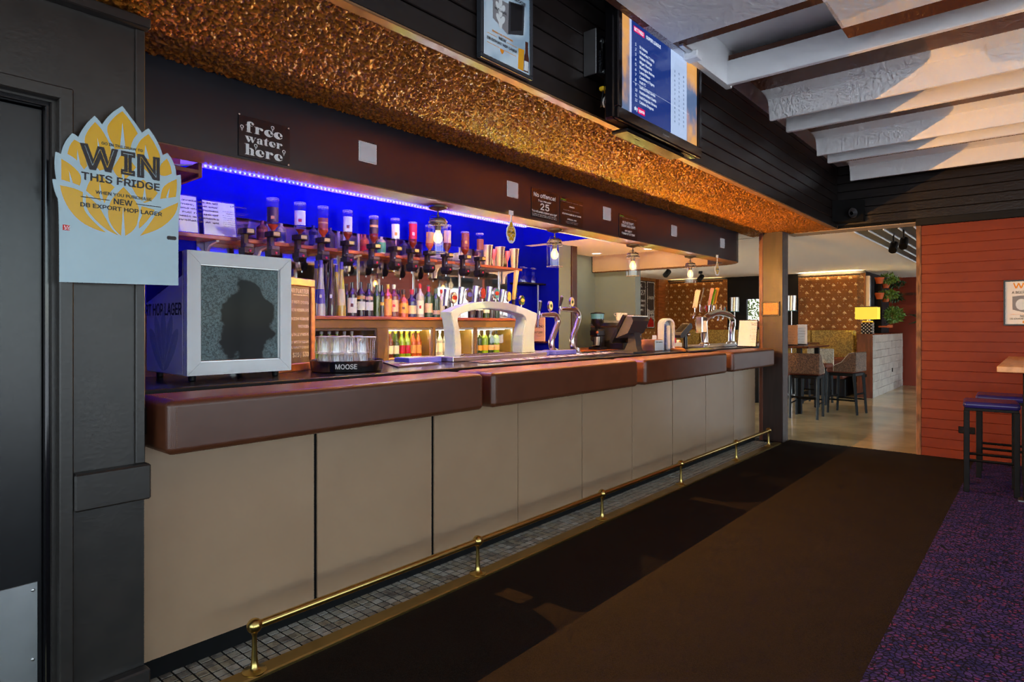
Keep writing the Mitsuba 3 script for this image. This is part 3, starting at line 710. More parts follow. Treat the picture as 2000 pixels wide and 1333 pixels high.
for i, x in enumerate((2.014, 3.232, 4.459, 5.713, 6.938)):
    nm = ['beside the free water here sign', 'left of the No offence sign', 'between the two groups of black signs', 'right of the black drink driving sign', 'nearest the timber post']
    thing('blank_plate', 'small square white plate on the bulkhead, ' + nm[i], 'plate', [('cover', cb(x, x + 0.112, YF - 0.008, YF, 2.292, 2.396, 0.003), 'silver_plate'), ('rim', cb(x - .003, x + 0.115, YF - 0.003, YF, 2.289, 2.399, 0.001), 'white_smooth')], 'blank plates on the bulkhead')

def notice(name, label, x0, x1, z0, z1, lines, green=False):
    w, h = x1 - x0, z1 - z0
    ps = [('board', cb(x0, x1, YF - 0.005, YF, z0, z1, 0.001), 'sign_black')]
    Y = YF - 0.005
    for s, cx, cz, ww, hh, b, m in lines:
        ps.append(('lettering', txY(s, x0 + (cx - ww / 2) * w, z0 + cz * h, Y, ww * w, hh * h, b), m))
    if green:
        ps.append(('rule', bx(x0 + 0.02 * w, x1 - 0.03 * w, Y - 0.0006, Y, z0 + 0.855 * h, z0 + 0.862 * h), 'print_grey'))
    thing(name, label, 'sign', ps)
notice('age_sign', 'black sign on the bulkhead reading No offence! If you look under 25', 3.493, 3.808, 2.187, 2.396, [
    ('No offence!', .5, .72, .84, .14, True, 'print_white'), ('If you look under', .5, .575, .50, .065, True, 'print_white'), ('25', .5, .30, .34, .22, True, 'print_white'),
    ('You will need to prove your age*', .5, .175, .96, .075, True, 'print_white'), ('*Acceptable forms of identification are a passport or driver licence', .5, .10, .94, .03, False, 'print_white'), ('It is an offence to sell liquor to a person under the age of eighteen', .5, .045, .94, .03, False, 'print_white')])
notice('liquor_sign', 'black notice with small white print, right of the No offence sign', 3.84, 4.152, 2.170, 2.386, [
    ('RESPONSIBLE', .15, .89, .22, .05, True, 'print_green'), ('MINORS', .5, .68, .22, .05, True, 'print_white'), ('Persons under the age of 18 years are prohibited', .5, .55, .70, .03, False, 'print_grey'), ('INTOXICATED PERSONS WILL NOT BE SERVED', .5, .40, .82, .05, True, 'print_white'),
    ('INTOXICATION', .5, .22, .38, .05, True, 'print_white'), ('A person shall not be served to intoxication', .5, .15, .55, .03, False, 'print_grey'), ('or be allowed to remain on the premises', .5, .10, .5, .03, False, 'print_grey')], True)
notice('drive_sign', "black notice on the bulkhead reading PLEASE DON'T DRINK AND DRIVE", 4.708, 5.024, 2.162, 2.376, [
    ('RESPONSIBLE', .15, .89, .24, .045, True, 'print_green'), ("PLEASE DON'T", .5, .62, .62, .10, True, 'print_white'), ('DRINK AND DRIVE', .5, .49, .76, .10, True, 'print_white'), ('ASK ABOUT', .5, .30, .40, .08, True, 'print_white'), ('TRANSPORT OPTIONS', .5, .18, .74, .08, True, 'print_white')], True)

# hanging hop tags
def hop_tag(x, y, ztop, zc, w, h, rz, label):
    body = Polygon([(0, h * .55), (w * .22, h * .30), (w * .45, 0.12 * h), (w * .5, -h * .12), (w * .36, -h * .38), (w * .15, -h * .5), (-w * .15, -h * .5), (-w * .36, -h * .38), (-w * .5, -h * .12), (-w * .45, .12 * h), (-w * .22, h * .30)]).buffer(0.004)
    ps = [('card', extY(body, -0.0015, 0.0015), 'white_paper')]
    pet = []
    for (cx, cz, sx, sz) in ((0, .30, .16, .17), (-.2, .10, .17, .18), (.2, .10, .17, .18), (-.34, -.08, .12, .16), (.34, -.08, .12, .16), (-.14, -.24, .17, .20), (.14, -.24, .17, .20), (0, -.06, .13, .15)):
        pet.append(affinity.scale(Point(0, 0).buffer(1, 4), sx * w, sz * h * .9)); pet[-1] = affinity.translate(pet[-1], cx * w, cz * h)
    pu = union_all(pet).difference(union_all([affinity.rotate(sbox(-w, z - .0012, w, z + .0012), a, origin=(0, z)) for z, a in ((.02 * h, 32), (.02 * h, -32), (-.18 * h, 40), (-.18 * h, -40), (.2 * h, 0))]))
    ps.append(('petals', extY(pu, -0.0022, -0.0015), 'gold'))
    ps.append(('lettering', txY('HOP LAGER', -w * .36, -0.01, -0.0022, w * .72, .014, True), 'ink'))
    ps.append(('strap', cb(-0.006, 0.006, -0.0015, 0.0015, h * .5, ztop - zc, 0.0005), 'white_paper'))
    ps.append(('clip', cb(-0.022, 0.022, -0.003, 0.003, ztop - zc - 0.004, ztop - zc + 0.026, 0.001), 'white_paper'))
    thing('hop_tag', label, 'hanging tag', ps, 'hop shaped hanging tags', at=(x, y, zc), rz=rz)
hop_tag(3.25, 2.79, 2.165, 2.045, 0.094, 0.15, 0, 'golden hop shaped tag hanging left of the No offence sign')
hop_tag(6.80, 2.79, 2.165, 2.035, 0.10, 0.15, -3, 'golden hop shaped tag hanging near the timber post, turned edge on')

# ------------------------------------------------------------------ poster on the boarded wall
mat('frame_dark', P(lin(42, 46, 52), 0.35))
mat('poster_blue', P(proc(lambda p, n, uv: mix(lin(196, 214, 226), lin(150, 176, 196), smoothstep(0.4, 0.65, fbm(p.x * 7, p.z * 9, 0.0, 2)))), 0.3))
mat('beer', P(lin(226, 160, 20), 0.35))
mat('bottle_brown', P(lin(70, 30, 14), 0.15))
mat('print_orange', P(lin(222, 140, 20), 0.6))
Yp = 1.800
x0, x1, z0, z1 = 1.905, 2.255, 2.535, 3.03
def bar4(x0, x1, y0, y1, z0, z1, t, ch=0.003):
    return cat([cb(x0, x1, y0, y1, z0, z0 + t, ch), cb(x0, x1, y0, y1, z1 - t, z1, ch), cb(x0, x0 + t, y0, y1, z0 + t, z1 - t, ch), cb(x1 - t, x1, y0, y1, z0 + t, z1 - t, ch)])
pu = lambda x, y: (930 + x / 7.84, y / 7.84)
Yq = Yp + 0.008
parts = [('frame', bar4(x0, x1, Yp, Yp + 0.03, z0, z1, 0.018), 'frame_dark'), ('print', bx(x0 + .015, x1 - .015, Yq, Yq + 0.004, z0 + .015, z1 - .015), 'poster_blue')]
pz = lambda pts: polyUV(pts, Yq, pu)
parts.append(('fridge_picture', extY(pz([(255, -60), (500, 60), (490, 540), (255, 270)]), Yq - .0006, Yq), 'print_grey'))
parts.append(('fridge_picture', extY(pz([(500, 20), (738, 90), (722, 545), (488, 525)]), Yq - .0008, Yq), 'frame_dark'))
parts.append(('fridge_picture', extY(pz([(530, 40), (712, 95), (700, 470), (525, 480)]), Yq - .0012, Yq), 'gloss_black'))
leafs = [affinity.rotate(affinity.scale(Point(0, 0).buffer(1, 5), .012, .022), a) for a in (0, 35, -35, 70, -70)]
c0 = onY(*pu(370, 190), Yq)
hp = union_all([affinity.translate(l, c0[0] + dx, c0[2] + dz) for l, (dx, dz) in zip([leafs[0], leafs[1], leafs[2], leafs[0], leafs[1], leafs[2], leafs[0]], ((0, .045), (-.016, .02), (.016, .02), (0, 0), (-.012, -.03), (.014, -.03), (0, -.05)))])
parts.append(('hop_picture', extY(hp, Yq - .0012, Yq), 'print_white'))
for s, a, b, h, m in (('THIS FRIDGE', (330, -90), (762, 50), 48, 'ink'), ('HOP LAGER', (285, 110), (465, 258), 36, 'ink'), ('WHEN YOU PURCHASE', (245, 478), (560, 640), 24, 'print_orange'), ('NEW', (350, 605), (458, 655), 44, 'ink'), ('DB EXPORT HOP LAGER', (168, 590), (622, 812), 40, 'ink')):
    parts.append(('lettering', txUV(s, pu(*a), pu(*b), Yq - .0012, h / 7.84, True), m))
for a, b in (((170, 492), (320, 570)), ((470, 655), (622, 728)), ((168, 635), (360, 735)), ((430, 775), (612, 862))):
    p0, p1 = onY(*pu(*a), Yq), onY(*pu(*b), Yq); z = (p0[2] + p1[2]) / 2
    parts.append(('rule', bx(p0[0], p1[0], Yq - .0007, Yq, z - .0008, z + .0008), 'print_orange'))
parts.append(('shield', extY(pz([(365, 740), (425, 770), (420, 810), (398, 832), (372, 790)]), Yq - .0007, Yq), 'print_orange'))
parts.append(('beer_glass_picture', extY(pz([(648, 735), (735, 765), (720, 1090), (640, 1050)]), Yq - .0007, Yq), 'beer'))
parts.append(('beer_bottle_picture', extY(pz([(752, 640), (792, 650), (795, 840), (806, 900), (796, 1120), (725, 1090), (735, 860), (752, 800)]), Yq - .0012, Yq), 'bottle_brown'))
parts.append(('beer_bottle_picture__label', extY(pz([(735, 930), (795, 955), (790, 1100), (730, 1075)]), Yq - .0018, Yq - .0012), 'print_white'))
thing('beer_poster', 'framed beer poster on the dark boarded wall left of the television', 'poster', parts)

# ------------------------------------------------------------------ wall box with cables behind the television
parts = [('body', cb(2.72, 3.02, 1.76, 1.832, 2.705, 2.93, 0.012), 'gloss_black'), ('rim', cb(2.715, 2.722, 1.755, 1.832, 2.70, 2.935, 0.003), 'steel')]
for z in (2.89, 2.735): parts.append(('socket', rot(cyl(0.012, -0.004, 0.004, n=14), 90, (1, 0, 0), (0, 0, 0)), 'steel', 40))
parts[-1][1].apply_translation((2.80, 1.758, 2.735)); parts[-2][1].apply_translation((2.78, 1.758, 2.89))
thing('wall_box', 'black junction box on the dark boards, half behind the television', 'wall box', parts)
cab = lambda pts, r=0.005: tube(spline(pts, 26), r, 8)
mat('cable_white', P(lin(190, 190, 186), 0.5)); mat('cable_yellow', P(lin(214, 170, 20), 0.5))
thing('cable_bundle', 'bundle of black and white cables hanging beside the television, yellow tie', 'cables', [
    ('cable', cab([(2.80, 1.75, 2.70), (2.785, 1.745, 2.66), (2.77, 1.75, 2.60), (2.78, 1.76, 2.545)]), 'black', True), ('cable', cab([(2.82, 1.75, 2.70), (2.80, 1.745, 2.67), (2.805, 1.745, 2.62), (2.77, 1.745, 2.57), (2.79, 1.75, 2.545)]), 'cable_white', True),
    ('cable', cab([(2.805, 1.745, 2.90), (2.81, 1.74, 2.80), (2.80, 1.742, 2.70), (2.81, 1.745, 2.60)], 0.005), 'cable_white', True),
    ('tie', cb(2.755, 2.82, 1.735, 1.765, 2.622, 2.645, 0.006), 'cable_yellow')] + [('connector', cb(2.79, 2.82, 1.733, 1.745, z, z + 0.012, .002), 'silver_plate') for z in np.arange(2.72, 2.84, 0.017)])

# ------------------------------------------------------------------ television
mat('screen_glass', P(lin(6, 7, 10), 0.08))
def tv_cloud(p, n, uv):
    a = fbm(p.x * 6, p.z * 5, 0.0, 4)
    return mix(mix([0.10, 0.16, 0.30], [0.75, 0.36, 0.10], smoothstep(0.35, 0.62, a)), [0.55, 0.30, 0.26], smoothstep(0.55, 0.8, fbm(p.x * 9, p.z * 3, 5.0, 3)))
X0, X1, Zb, Zt, Yt = 2.784, 3.712, 2.517, 3.050, 1.650
fr = 0.042
parts = [('case', cb(X0 - fr, X1 + fr, Yt + 0.012, Yt + 0.075, Zb - 0.06, Zt + fr, 0.012), 'gloss_black'),
         ('bezel', cat([cb(X0 - fr, X1 + fr, Yt - 0.012, Yt + 0.014, Zb - 0.065, Zb, 0.006), cb(X0 - fr, X1 + fr, Yt - 0.012, Yt + 0.014, Zt, Zt + fr, 0.006), cb(X0 - fr, X0, Yt - 0.012, Yt + 0.014, Zb - 0.004, Zt + 0.004, 0.006), cb(X1, X1 + fr, Yt - 0.012, Yt + 0.014, Zb - 0.004, Zt + 0.004, 0.006)]), 'gloss_black'),
         ('mount', cat([cb(X0 + .2, X1 - .2, Yt + .07, Yt + .11, Zb + .1, Zt - .1, .006), cb(3.15, 3.35, Yt + .1, 1.84, Zb + .15, Zb + .35, .006)]), 'black'),
         ('speaker_bar', cb(X0 + 0.12, X1 - 0.12, Yt + .03, Yt + 0.13, Zb - 0.085, Zb - 0.064, 0.006), 'black'),
         ('brand_mark', txY('Panasonic', 3.23, Zb - 0.040, Yt - 0.012, 0.075, 0.011), 'print_grey'),
         ('cable', cab([(3.0, 1.74, 2.46), (3.1, 1.72, 2.435), (3.25, 1.74, 2.47), (3.4, 1.72, 2.44), (3.5, 1.76, 2.455)], 0.004), 'black', True)]
kt = thing('television', 'large flat screen television showing a league table, high on the boarded wall', 'television', parts)
def screen(name, x0, x1, z0, z1, rgb, d=0.0, w=0.15):
    v = np.array([(x0, Yt + 0.004 - d, z0), (x1, Yt + 0.004 - d, z0), (x1, Yt + 0.004 - d, z1), (x0, Yt + 0.004 - d, z1)])
    k = numbered(kt + '__' + name)
    scene[k] = {**mikit.ply((v, np.array([[0, 1, 2, 3]])), MATS['screen_glass'], uv=np.array([(0, 0), (1, 0), (1, 1), (0, 1.0)])), 'emitter': {'type': 'area', 'radiance': rgb if isinstance(rgb, dict) else {'type': 'rgb', 'value': rgb}, 'sampling_weight': w}}
    return k
W_ = X1 - X0
fx = lambda f: X0 + f * W_
screen('screen', X0, fx(.105), Zb, Zt, proc(tv_cloud))
screen('screen', fx(.105), fx(.128), Zb, Zt, [0.50, 0.58, 0.85])
screen('screen', fx(.128), fx(.615), Zb, Zt, [0.012, 0.035, 0.20])
screen('screen', fx(.615), fx(.845), Zb, Zt, [0.42, 0.54, 0.78])
screen('screen', fx(.845), X1, Zb, Zt, proc(tv_cloud))
part_label(kt + '__screen', 'orange sunset picture at the left of the screen'); part_label(kt + '__screen_002', 'dark blue league table panel')
white_em, dim_em = {'type': 'area', 'radiance': {'type': 'rgb', 'value': [0.75, 0.85, 1.0]}, 'sampling_weight': 0.02}, {'type': 'area', 'radiance': {'type': 'rgb', 'value': [0.05, 0.08, 0.16]}, 'sampling_weight': 0.02}
Hh = Zt - Zb
YL = Yt + 0.002
rows = ['St Helens', 'Wakefield Trinity', 'Widnes Vikings', 'Wigan Warriors', 'Warrington Wolves', 'Leeds Rhinos', 'Castleford Tigers', 'Hull FC', 'Salford Red Devils', 'Huddersfield Giants', 'Hull Kingston Rovers', 'Catalans Dragons']
txt = [txY('BETFRED', fx(.155), Zt - .155 * Hh, YL, .10, .018, True), txY('SUPER LEAGUE', fx(.155) + .13, Zt - .155 * Hh, YL, .17, .018, True)]
nums = []
for i, r in enumerate(rows):
    z = Zt - (0.30 + i * 0.0505) * Hh
    txt += [txY(str(i + 1), fx(.165), z, YL, .012 if i < 9 else .02, .015), txY(r, fx(.215), z, YL, .0098 * len(r), .015)]
    for j, c_ in enumerate((.66, .72, .785)): nums.append(txY(str((i * 7 + j * 3) % (10, 8, 40)[j] + 2), fx(c_), z, YL, .014, .012))
txt += [txY('sky', fx(.155), Zb + .055 * Hh, YL, .036, .020, True), txY('sports', fx(.205), Zb + .055 * Hh, YL - .0005, .062, .017, True)]
txt += [bx(fx(.14) + k_ * .0085, fx(.14) + k_ * .0085 + .004, YL - .0006, YL, Zt - .675 * Hh, Zt - .672 * Hh) for k_ in range(80)]
scene[kt + '__lettering'] = {**shp(cat(txt), 'screen_glass'), 'emitter': white_em}
scene[kt + '__figures'] = {**shp(cat(nums), 'screen_glass'), 'emitter': dim_em}
for nm_, b_ in (('__pink_tab', bx(fx(.198), fx(.198) + .076, YL, YL + .0008, Zb + .04 * Hh, Zb + .10 * Hh)), ('__pink_tab_001', bx(fx(.150), fx(.150) + .115, YL, YL + .0008, Zt - .165 * Hh, Zt - .11 * Hh))):
    scene[kt + nm_] = {**shp(b_, 'screen_glass'), 'emitter': {'type': 'area', 'radiance': {'type': 'rgb', 'value': [0.75, 0.01, 0.12]}, 'sampling_weight': 0.02}}

# corner loudspeaker under the header, bracket camera near the ceiling
thing('loudspeaker', 'black corner loudspeaker where the two dark boarded walls meet', 'loudspeaker', [
    ('cabinet', extZ(Polygon([(7.72, 1.83), (7.98, 1.83), (7.98, 1.55), (7.90, 1.55)]), 2.58, 2.82), 'matt_black'),
    ('horn', rot(lathe([(0.0, 0.0), (0.03, 0.0), (0.06, 0.035), (0.055, 0.035), (0.02, 0.01)], 20), -90, (0, 1, 0)), 'charcoal', True)], None)
scene['loudspeaker__horn']['to_world'] = T().translate([7.82, 1.66, 2.665]).rotate([0, 0, 1], 50)
thing('sensor_box', 'small white box on the ceiling edge above the television', 'sensor', [('body', cb(3.42, 3.50, 1.52, 1.61, 2.955, 3.0, 0.008), 'white_smooth'), ('bracket', cb(3.30, 3.45, 1.55, 1.58, 2.985, 3.0, 0.003), 'steel')])

# dark cable ledge under the left end of the bulkhead
thing('cable_ledge', 'dark timber ledge with loose cables under the left end of the bulkhead', 'ledge', [
    ('ledge', cb(0.95, 1.285, 3.03, 3.30, 2.115, 2.135, .003), 'wood_red', False), ('back', cb(0.95, 1.285, 3.28, 3.30, 2.135, 2.30, .003), 'wood_red', False), ('end', cb(1.265, 1.285, 3.03, 3.30, 2.10, 2.17, .003), 'wood_red', False),
    ('power_pack', cb(1.02, 1.16, 3.10, 3.20, 2.135, 2.165, .004), 'black', False), ('cable', cab([(1.10, 3.10, 2.15), (1.16, 3.06, 2.142), (1.20, 3.10, 2.15), (1.24, 3.20, 2.16), (1.22, 3.27, 2.2)], 0.004), 'black', True), ('cable', cab([(1.00, 3.06, 2.15), (1.08, 3.05, 2.145), (1.18, 3.08, 2.15), (1.25, 3.06, 2.16)], 0.003), 'cable_white', True)])
# ------------------------------------------------------------------ back bar with glass fronted fridges
mat('taupe', P(lin(98, 79, 34), 0.45))
mat('fridge_inner', P(lin(226, 220, 200), 0.5))
mat('alu', P((0.62, 0.60, 0.56), 0.3, metal=1.0))
YBK = 4.30
WT = 1.475
doors = [(2.00, 3.27, False), (3.38, 3.90, True), (3.93, 4.46, True), (4.49, 5.06, True)]
parts = [('worktop', cb(1.30, 5.20, YBK - 0.02, 4.935, WT - 0.028, WT, 0.004), 'wood_orange', False, 'orange stained timber worktop'),
         ('carcass', cat([bx(1.3, 5.18, 4.88, 4.93, 0, WT - .03), bx(1.3, 5.18, YBK + .01, 4.9, 0.0, 0.82), bx(1.3, 2.0, YBK, 4.9, 0, WT - .03)]), 'taupe'),
         ('fascia_panel', cb(1.30, 5.18, YBK, YBK + 0.02, 1.378, WT - 0.028, 0.002), 'taupe')]
for a, b in ((3.27, 3.38), (3.90, 3.93), (4.46, 4.49), (5.06, 5.18)):
    parts.append(('stile', cb(a, b, YBK, YBK + 0.56, 0.8, 1.38, 0.002), 'taupe'))
for i, (a, b, lit) in enumerate(doors):
    k = f'door_{i:03d}' if i else 'door'
    fr_ = 0.018
    parts.append((k, cat([bx(a, a + fr_, YBK + .012, YBK + .032, 0.82, 1.376), bx(b - fr_, b, YBK + .012, YBK + .032, 0.82, 1.376), bx(a, b, YBK + .012, YBK + .032, 1.358, 1.376), bx(a, b, YBK + .012, YBK + .032, 0.82, 0.85)]), 'alu' if lit else 'charcoal'))
    v = np.array([(a + fr_, YBK + .022, 0.85), (b - fr_, YBK + .022, 0.85), (b - fr_, YBK + .022, 1.358), (a + fr_, YBK + .022, 1.358)])
    parts.append((k + '__pane', (v, np.array([[0, 1, 2, 3]])), 'glass'))
    parts.append(('liner', cat([bx(a, b, 4.86, 4.88, 0.82, 1.38), bx(a, b, YBK + .04, 4.88, 0.82, 0.83), bx(a, b, YBK + .04, 4.88, 1.37, 1.378)]), 'fridge_inner' if lit else 'charcoal'))
    parts.append(('shelf', cb(a + .005, b - .005, YBK + 0.05, 4.86, 1.098, 1.112, 0.003), 'wood_pale' if i == 1 else 'fridge_inner'))
kb = thing('back_bar', 'long back bar of glass fronted lit drinks fridges under an orange timber worktop', 'back bar', parts)
for (a, b, lit), em in zip(doors[1:], ([75, 56, 22], [75, 58, 26], [52, 40, 18])):
    k = numbered(kb + '__light_tube')
    scene[k] = {**shp(bx(a + .05, b - .05, YBK + .10, YBK + .125, 1.352, 1.366), 'bulb_glow'), 'emitter': emit(em)}

# bottles
BP = {
    'wine': lambda r, h: [(0, 0), (r * .92, 0), (r, .008), (r, .60 * h), (r * .93, .66 * h), (r * .62, .72 * h), (r * .40, .77 * h), (r * .37, .80 * h), (r * .37, .955 * h), (r * .42, .96 * h), (r * .42, h), (0, h)],
    'spirit': lambda r, h: [(0, 0), (r * .94, 0), (r, .008), (r, .62 * h), (r * .95, .67 * h), (r * .60, .74 * h), (r * .36, .79 * h), (r * .34, .90 * h), (r * .40, .905 * h), (r * .40, h), (0, h)],
    'squat': lambda r, h: [(0, 0), (r * .94, 0), (r, .008), (r, .55 * h), (r * .9, .62 * h), (r * .5, .69 * h), (r * .36, .73 * h), (r * .36, .86 * h), (r * .44, .865 * h), (r * .44, h), (0, h)],
    'tall': lambda r, h: [(0, 0), (r * .94, 0), (r, .008), (r * .97, .16 * h), (r * .86, .38 * h), (r * .62, .60 * h), (r * .46, .75 * h), (r * .38, .90 * h), (r * .42, .905 * h), (r * .42, h), (0, h)],
    'beer': lambda r, h: [(0, 0), (r * .94, 0), (r, .006), (r, .56 * h), (r * .9, .63 * h), (r * .48, .76 * h), (r * .40, .82 * h), (r * .38, .95 * h), (r * .46, .955 * h), (r * .46, h), (0, h)]}
def radius_at(prof, z):
    zs = [p[1] for p in prof[1:-1]]; rs = [p[0] for p in prof[1:-1]]
    return float(np.interp(z, zs, rs))
for nm, c, ro in (('glass_dark', (16, 14, 14), .06), ('glass_green', (22, 48, 16), .06), ('glass_brown', (62, 26, 10), .07), ('glass_amber', (140, 66, 6), .06), ('glass_blue', (14, 20, 70), .06), ('glass_lime', (96, 140, 16), .07), ('glass_straw', (180, 150, 36), .07), ('glass_frost', (150, 156, 156), .1)):
    mat(nm, P(lin(*c), ro, spec=0.8, clearcoat=0.6, clearcoat_gloss=0.95))
mat('clear_glass', {'type': 'thindielectric', 'int_ior': 1.6})
for nm, c in (('lab_white', (228, 220, 210)), ('lab_cream', (214, 176, 130)), ('lab_orange', (214, 140, 40)), ('lab_black', (22, 18, 22)), ('lab_pink', (220, 150, 120)), ('lab_brown', (92, 48, 30)), ('lab_red', (160, 18, 16)), ('lab_gold', (200, 150, 50)), ('lab_teal', (40, 130, 140)), ('lab_blue', (40, 50, 160)), ('cap_red', (170, 24, 22)), ('cap_blue', (30, 34, 170)), ('cap_silver', (190, 190, 196)), ('cap_black', (18, 16, 20)), ('cap_gold', (200, 160, 60))):
    mat(nm, two(P(lin(*c), 0.45)))
mat('tea', {'type': 'dielectric', 'int_ior': 1.34, 'specular_transmittance': {'type': 'rgb', 'value': [0.92, 0.42, 0.08]}})
mat('amber_liquor', P(lin(168, 66, 14), 0.12, spec=0.7))
mat('brown_liquor', P(lin(86, 30, 10), 0.12, spec=0.7))
BC = {}
def bottle_parts(style, r, h, body, label=None, cap=None, lz=(0.14, 0.5), band=None, neck=None, face=232, facew=70, mark=None):
    key = (style, r, h, body, label, cap, lz, band, neck, face, facew, mark)
    if key in BC: return BC[key]
    pr = BP[style](r, h)
    cz = pr[-3][1]
    bodyp = [p for p in pr if p[1] <= cz + 1e-9]
    ps = []
    if body == 'clear_glass':
        ps.append(('body', shp(lathe(bodyp, 18), 'clear_glass', 40)))
    else:
        ps.append(('body', shp(lathe(bodyp + [(0, cz)], 18), body, 40)))
    if cap: ps.append(('cap', shp(lathe([(pr[-4][0] + .0008, cz - .045 * h), (pr[-2][0], cz), (pr[-2][0], h), (0, h)], 14), cap, 40)))
    def patch(z0, z1, m, off=0.0008, fw=facew):
        zz = np.linspace(z0 * h, z1 * h, 6)
        return shp(lathe([(radius_at(pr, z) + off, z) for z in zz], 12, (0, 0, 0), face - fw, face + fw), m, True)
    if label: ps.append(('label', patch(lz[0], lz[1], label)))
    if band: ps.append(('band', patch(band[0], band[1], band[2], 0.0012, 60)))
    if mark: ps.append(('label__emblem', patch(lz[0] + .4 * (lz[1] - lz[0]), lz[0] + .62 * (lz[1] - lz[0]), mark, 0.0014, 16)))
    if neck: ps.append(('neck_foil', shp(lathe([(radius_at(pr, z * h) + .0008, z * h) for z in np.linspace(.76, .92, 5)], 14), neck, True)))
    BC[key] = ps
    return ps
def liquid(ps, style, r, h, m, level):
    pr = BP[style](r, h)
    q_ = [(0, .004)] + [(max(radius_at(pr, z) - .003, .001), z) for z in np.linspace(.006, level * h, 8)] + [(0, level * h)]
    return ps + [('liquor', shp(lathe(q_, 16), m, 40))]

row = [  # u in the photo, depth, style, r, h, glass, options, label
    (618, 4.50, 'tall', .036, .45, 'glass_straw', dict(label='lab_blue', cap='cap_blue', lz=(.24, .48)), 'tall tapered clear bottle with blue label, leftmost on the back bar'),
    (627, 4.42, 'tall', .036, .45, 'glass_frost', dict(label='lab_blue', cap='cap_blue', lz=(.22, .48), mark='lab_white'), 'tall tapered frosted bottle with purple blue label beside the chalkboard'),
    (636, 4.56, 'tall', .034, .44, 'glass_dark', dict(cap='cap_black'), 'tall dark tapered bottle without label behind the tall liqueurs'),
    (647, 4.42, 'tall', .036, .46, 'glass_dark', dict(label='lab_black', cap='cap_black', lz=(.20, .5), mark='lab_white'), 'tall tapered black liqueur bottle with pale lettering'),
    (657, 4.58, 'tall', .035, .44, 'glass_straw', dict(cap='cap_blue'), 'tall pale yellow bottle half hidden between two tall liqueurs'),
    (667, 4.42, 'tall', .036, .45, 'glass_straw', dict(label='lab_cream', cap='cap_blue', lz=(.20, .50)), 'tall tapered yellow liqueur bottle with cream label'),
    (677, 4.62, 'wine', .036, .30, 'glass_dark', dict(neck='lab_black'), 'short dark bottle behind, right of the tall yellow liqueur'),
    (688, 4.42, 'wine', .040, .30, 'glass_dark', dict(label='lab_white', lz=(.10, .52), mark='lab_brown'), 'dark wine bottle with large white label, leftmost of the wine bottles'),
    (705, 4.46, 'wine', .039, .31, 'glass_dark', dict(label='lab_white', lz=(.18, .42), band=(.48, .58, 'lab_orange')), 'dark wine bottle with small white label and orange neck seal, left one of two'),
    (720.5, 4.44, 'wine', .039, .30, 'glass_dark', dict(label='lab_white', lz=(.18, .42), band=(.48, .58, 'lab_pink')), 'dark wine bottle with small white label and orange neck seal, right one of two'),
    (736, 4.48, 'wine', .038, .295, 'glass_green', dict(), 'dark green bottle without label, right of the white labelled wines'),
    (746.5, 4.46, 'wine', .036, .295, 'glass_dark', dict(label='lab_gold', lz=(.34, .44)), 'dark bottle with a small round gold emblem'),
    (757.5, 4.42, 'spirit', .036, .29, 'glass_amber', dict(label='lab_orange', lz=(.05, .55), cap='cap_gold'), 'slim amber bottle with tall yellow orange label'),
    (769.5, 4.42, 'spirit', .042, .29, 'glass_brown', dict(label='lab_pink', lz=(.16, .52), cap='cap_silver', mark='lab_red'), 'brown spirit bottle with pink and white label and pale cap'),
    (778, 4.60, 'spirit', .036, .26, 'glass_dark', dict(cap='cap_black'), 'small dark bottle behind the pink labelled bottle'),
    (788, 4.42, 'squat', .044, .25, 'glass_amber', dict(label='lab_orange', lz=(.14, .50), cap='cap_black', mark='lab_brown'), 'squat amber bottle with square orange label'),
    (804, 4.42, 'squat', .044, .255, 'glass_blue', dict(label='lab_cream', lz=(.12, .42), cap='cap_red'), 'round dark blue bottle with cream label and red cap'),
    (813, 4.62, 'wine', .036, .30, 'glass_dark', dict(), 'dark bottle standing behind the round blue bottle'),
    (820.5, 4.44, 'spirit', .036, .315, 'glass_frost', dict(label='lab_white', lz=(.10, .50), cap='cap_red', mark='lab_red'), 'white labelled clear bottle with dark red cap'),
    (837, 4.44, 'wine', .040, .32, 'glass_green', dict(label='lab_cream', lz=(.14, .42), neck='cap_red'), 'green wine bottle with cream label and red neck foil'),
    (851, 4.42, 'wine', .040, .29, 'glass_green', dict(label='lab_cream', lz=(.10, .24)), 'green wine bottle with low narrow cream label'),
    (862, 4.50, 'spirit', .036, .28, 'glass_frost', dict(cap='cap_red'), 'clear bottle with red top left of the beer taps'),
    (874, 4.56, 'spirit', .036, .29, 'glass_dark', dict(cap='cap_red'), 'dark bottle behind the leftmost steel tap handle'),
    (921, 4.50, 'wine', .040, .26, 'glass_dark', dict(label='lab_black'), 'dark bottle seen left under the white beer arch'),
    (936, 4.46, 'wine', .040, .27, 'glass_dark', dict(label='lab_white', lz=(.30, .5)), 'dark bottle with white label seen under the white beer arch'),
    (949, 4.50, 'wine', .040, .26, 'glass_green', dict(label='lab_white', lz=(.22, .5)), 'green bottle with white label seen under the white beer arch'),
    (960, 4.48, 'wine', .040, .27, 'glass_dark', dict(), 'plain dark bottle seen in the middle under the white beer arch'),
    (969, 4.54, 'wine', .040, .27, 'glass_green', dict(), 'plain green bottle seen in the middle under the white beer arch')]
for u, y, st, r, h, g, o, lb in row:
    p0 = onY(u, 619, y)
    thing('bottle', lb, 'bottle', bottle_parts(st, r, h, g, **o), 'bottles on the back bar worktop', at=(p0[0], y, WT))
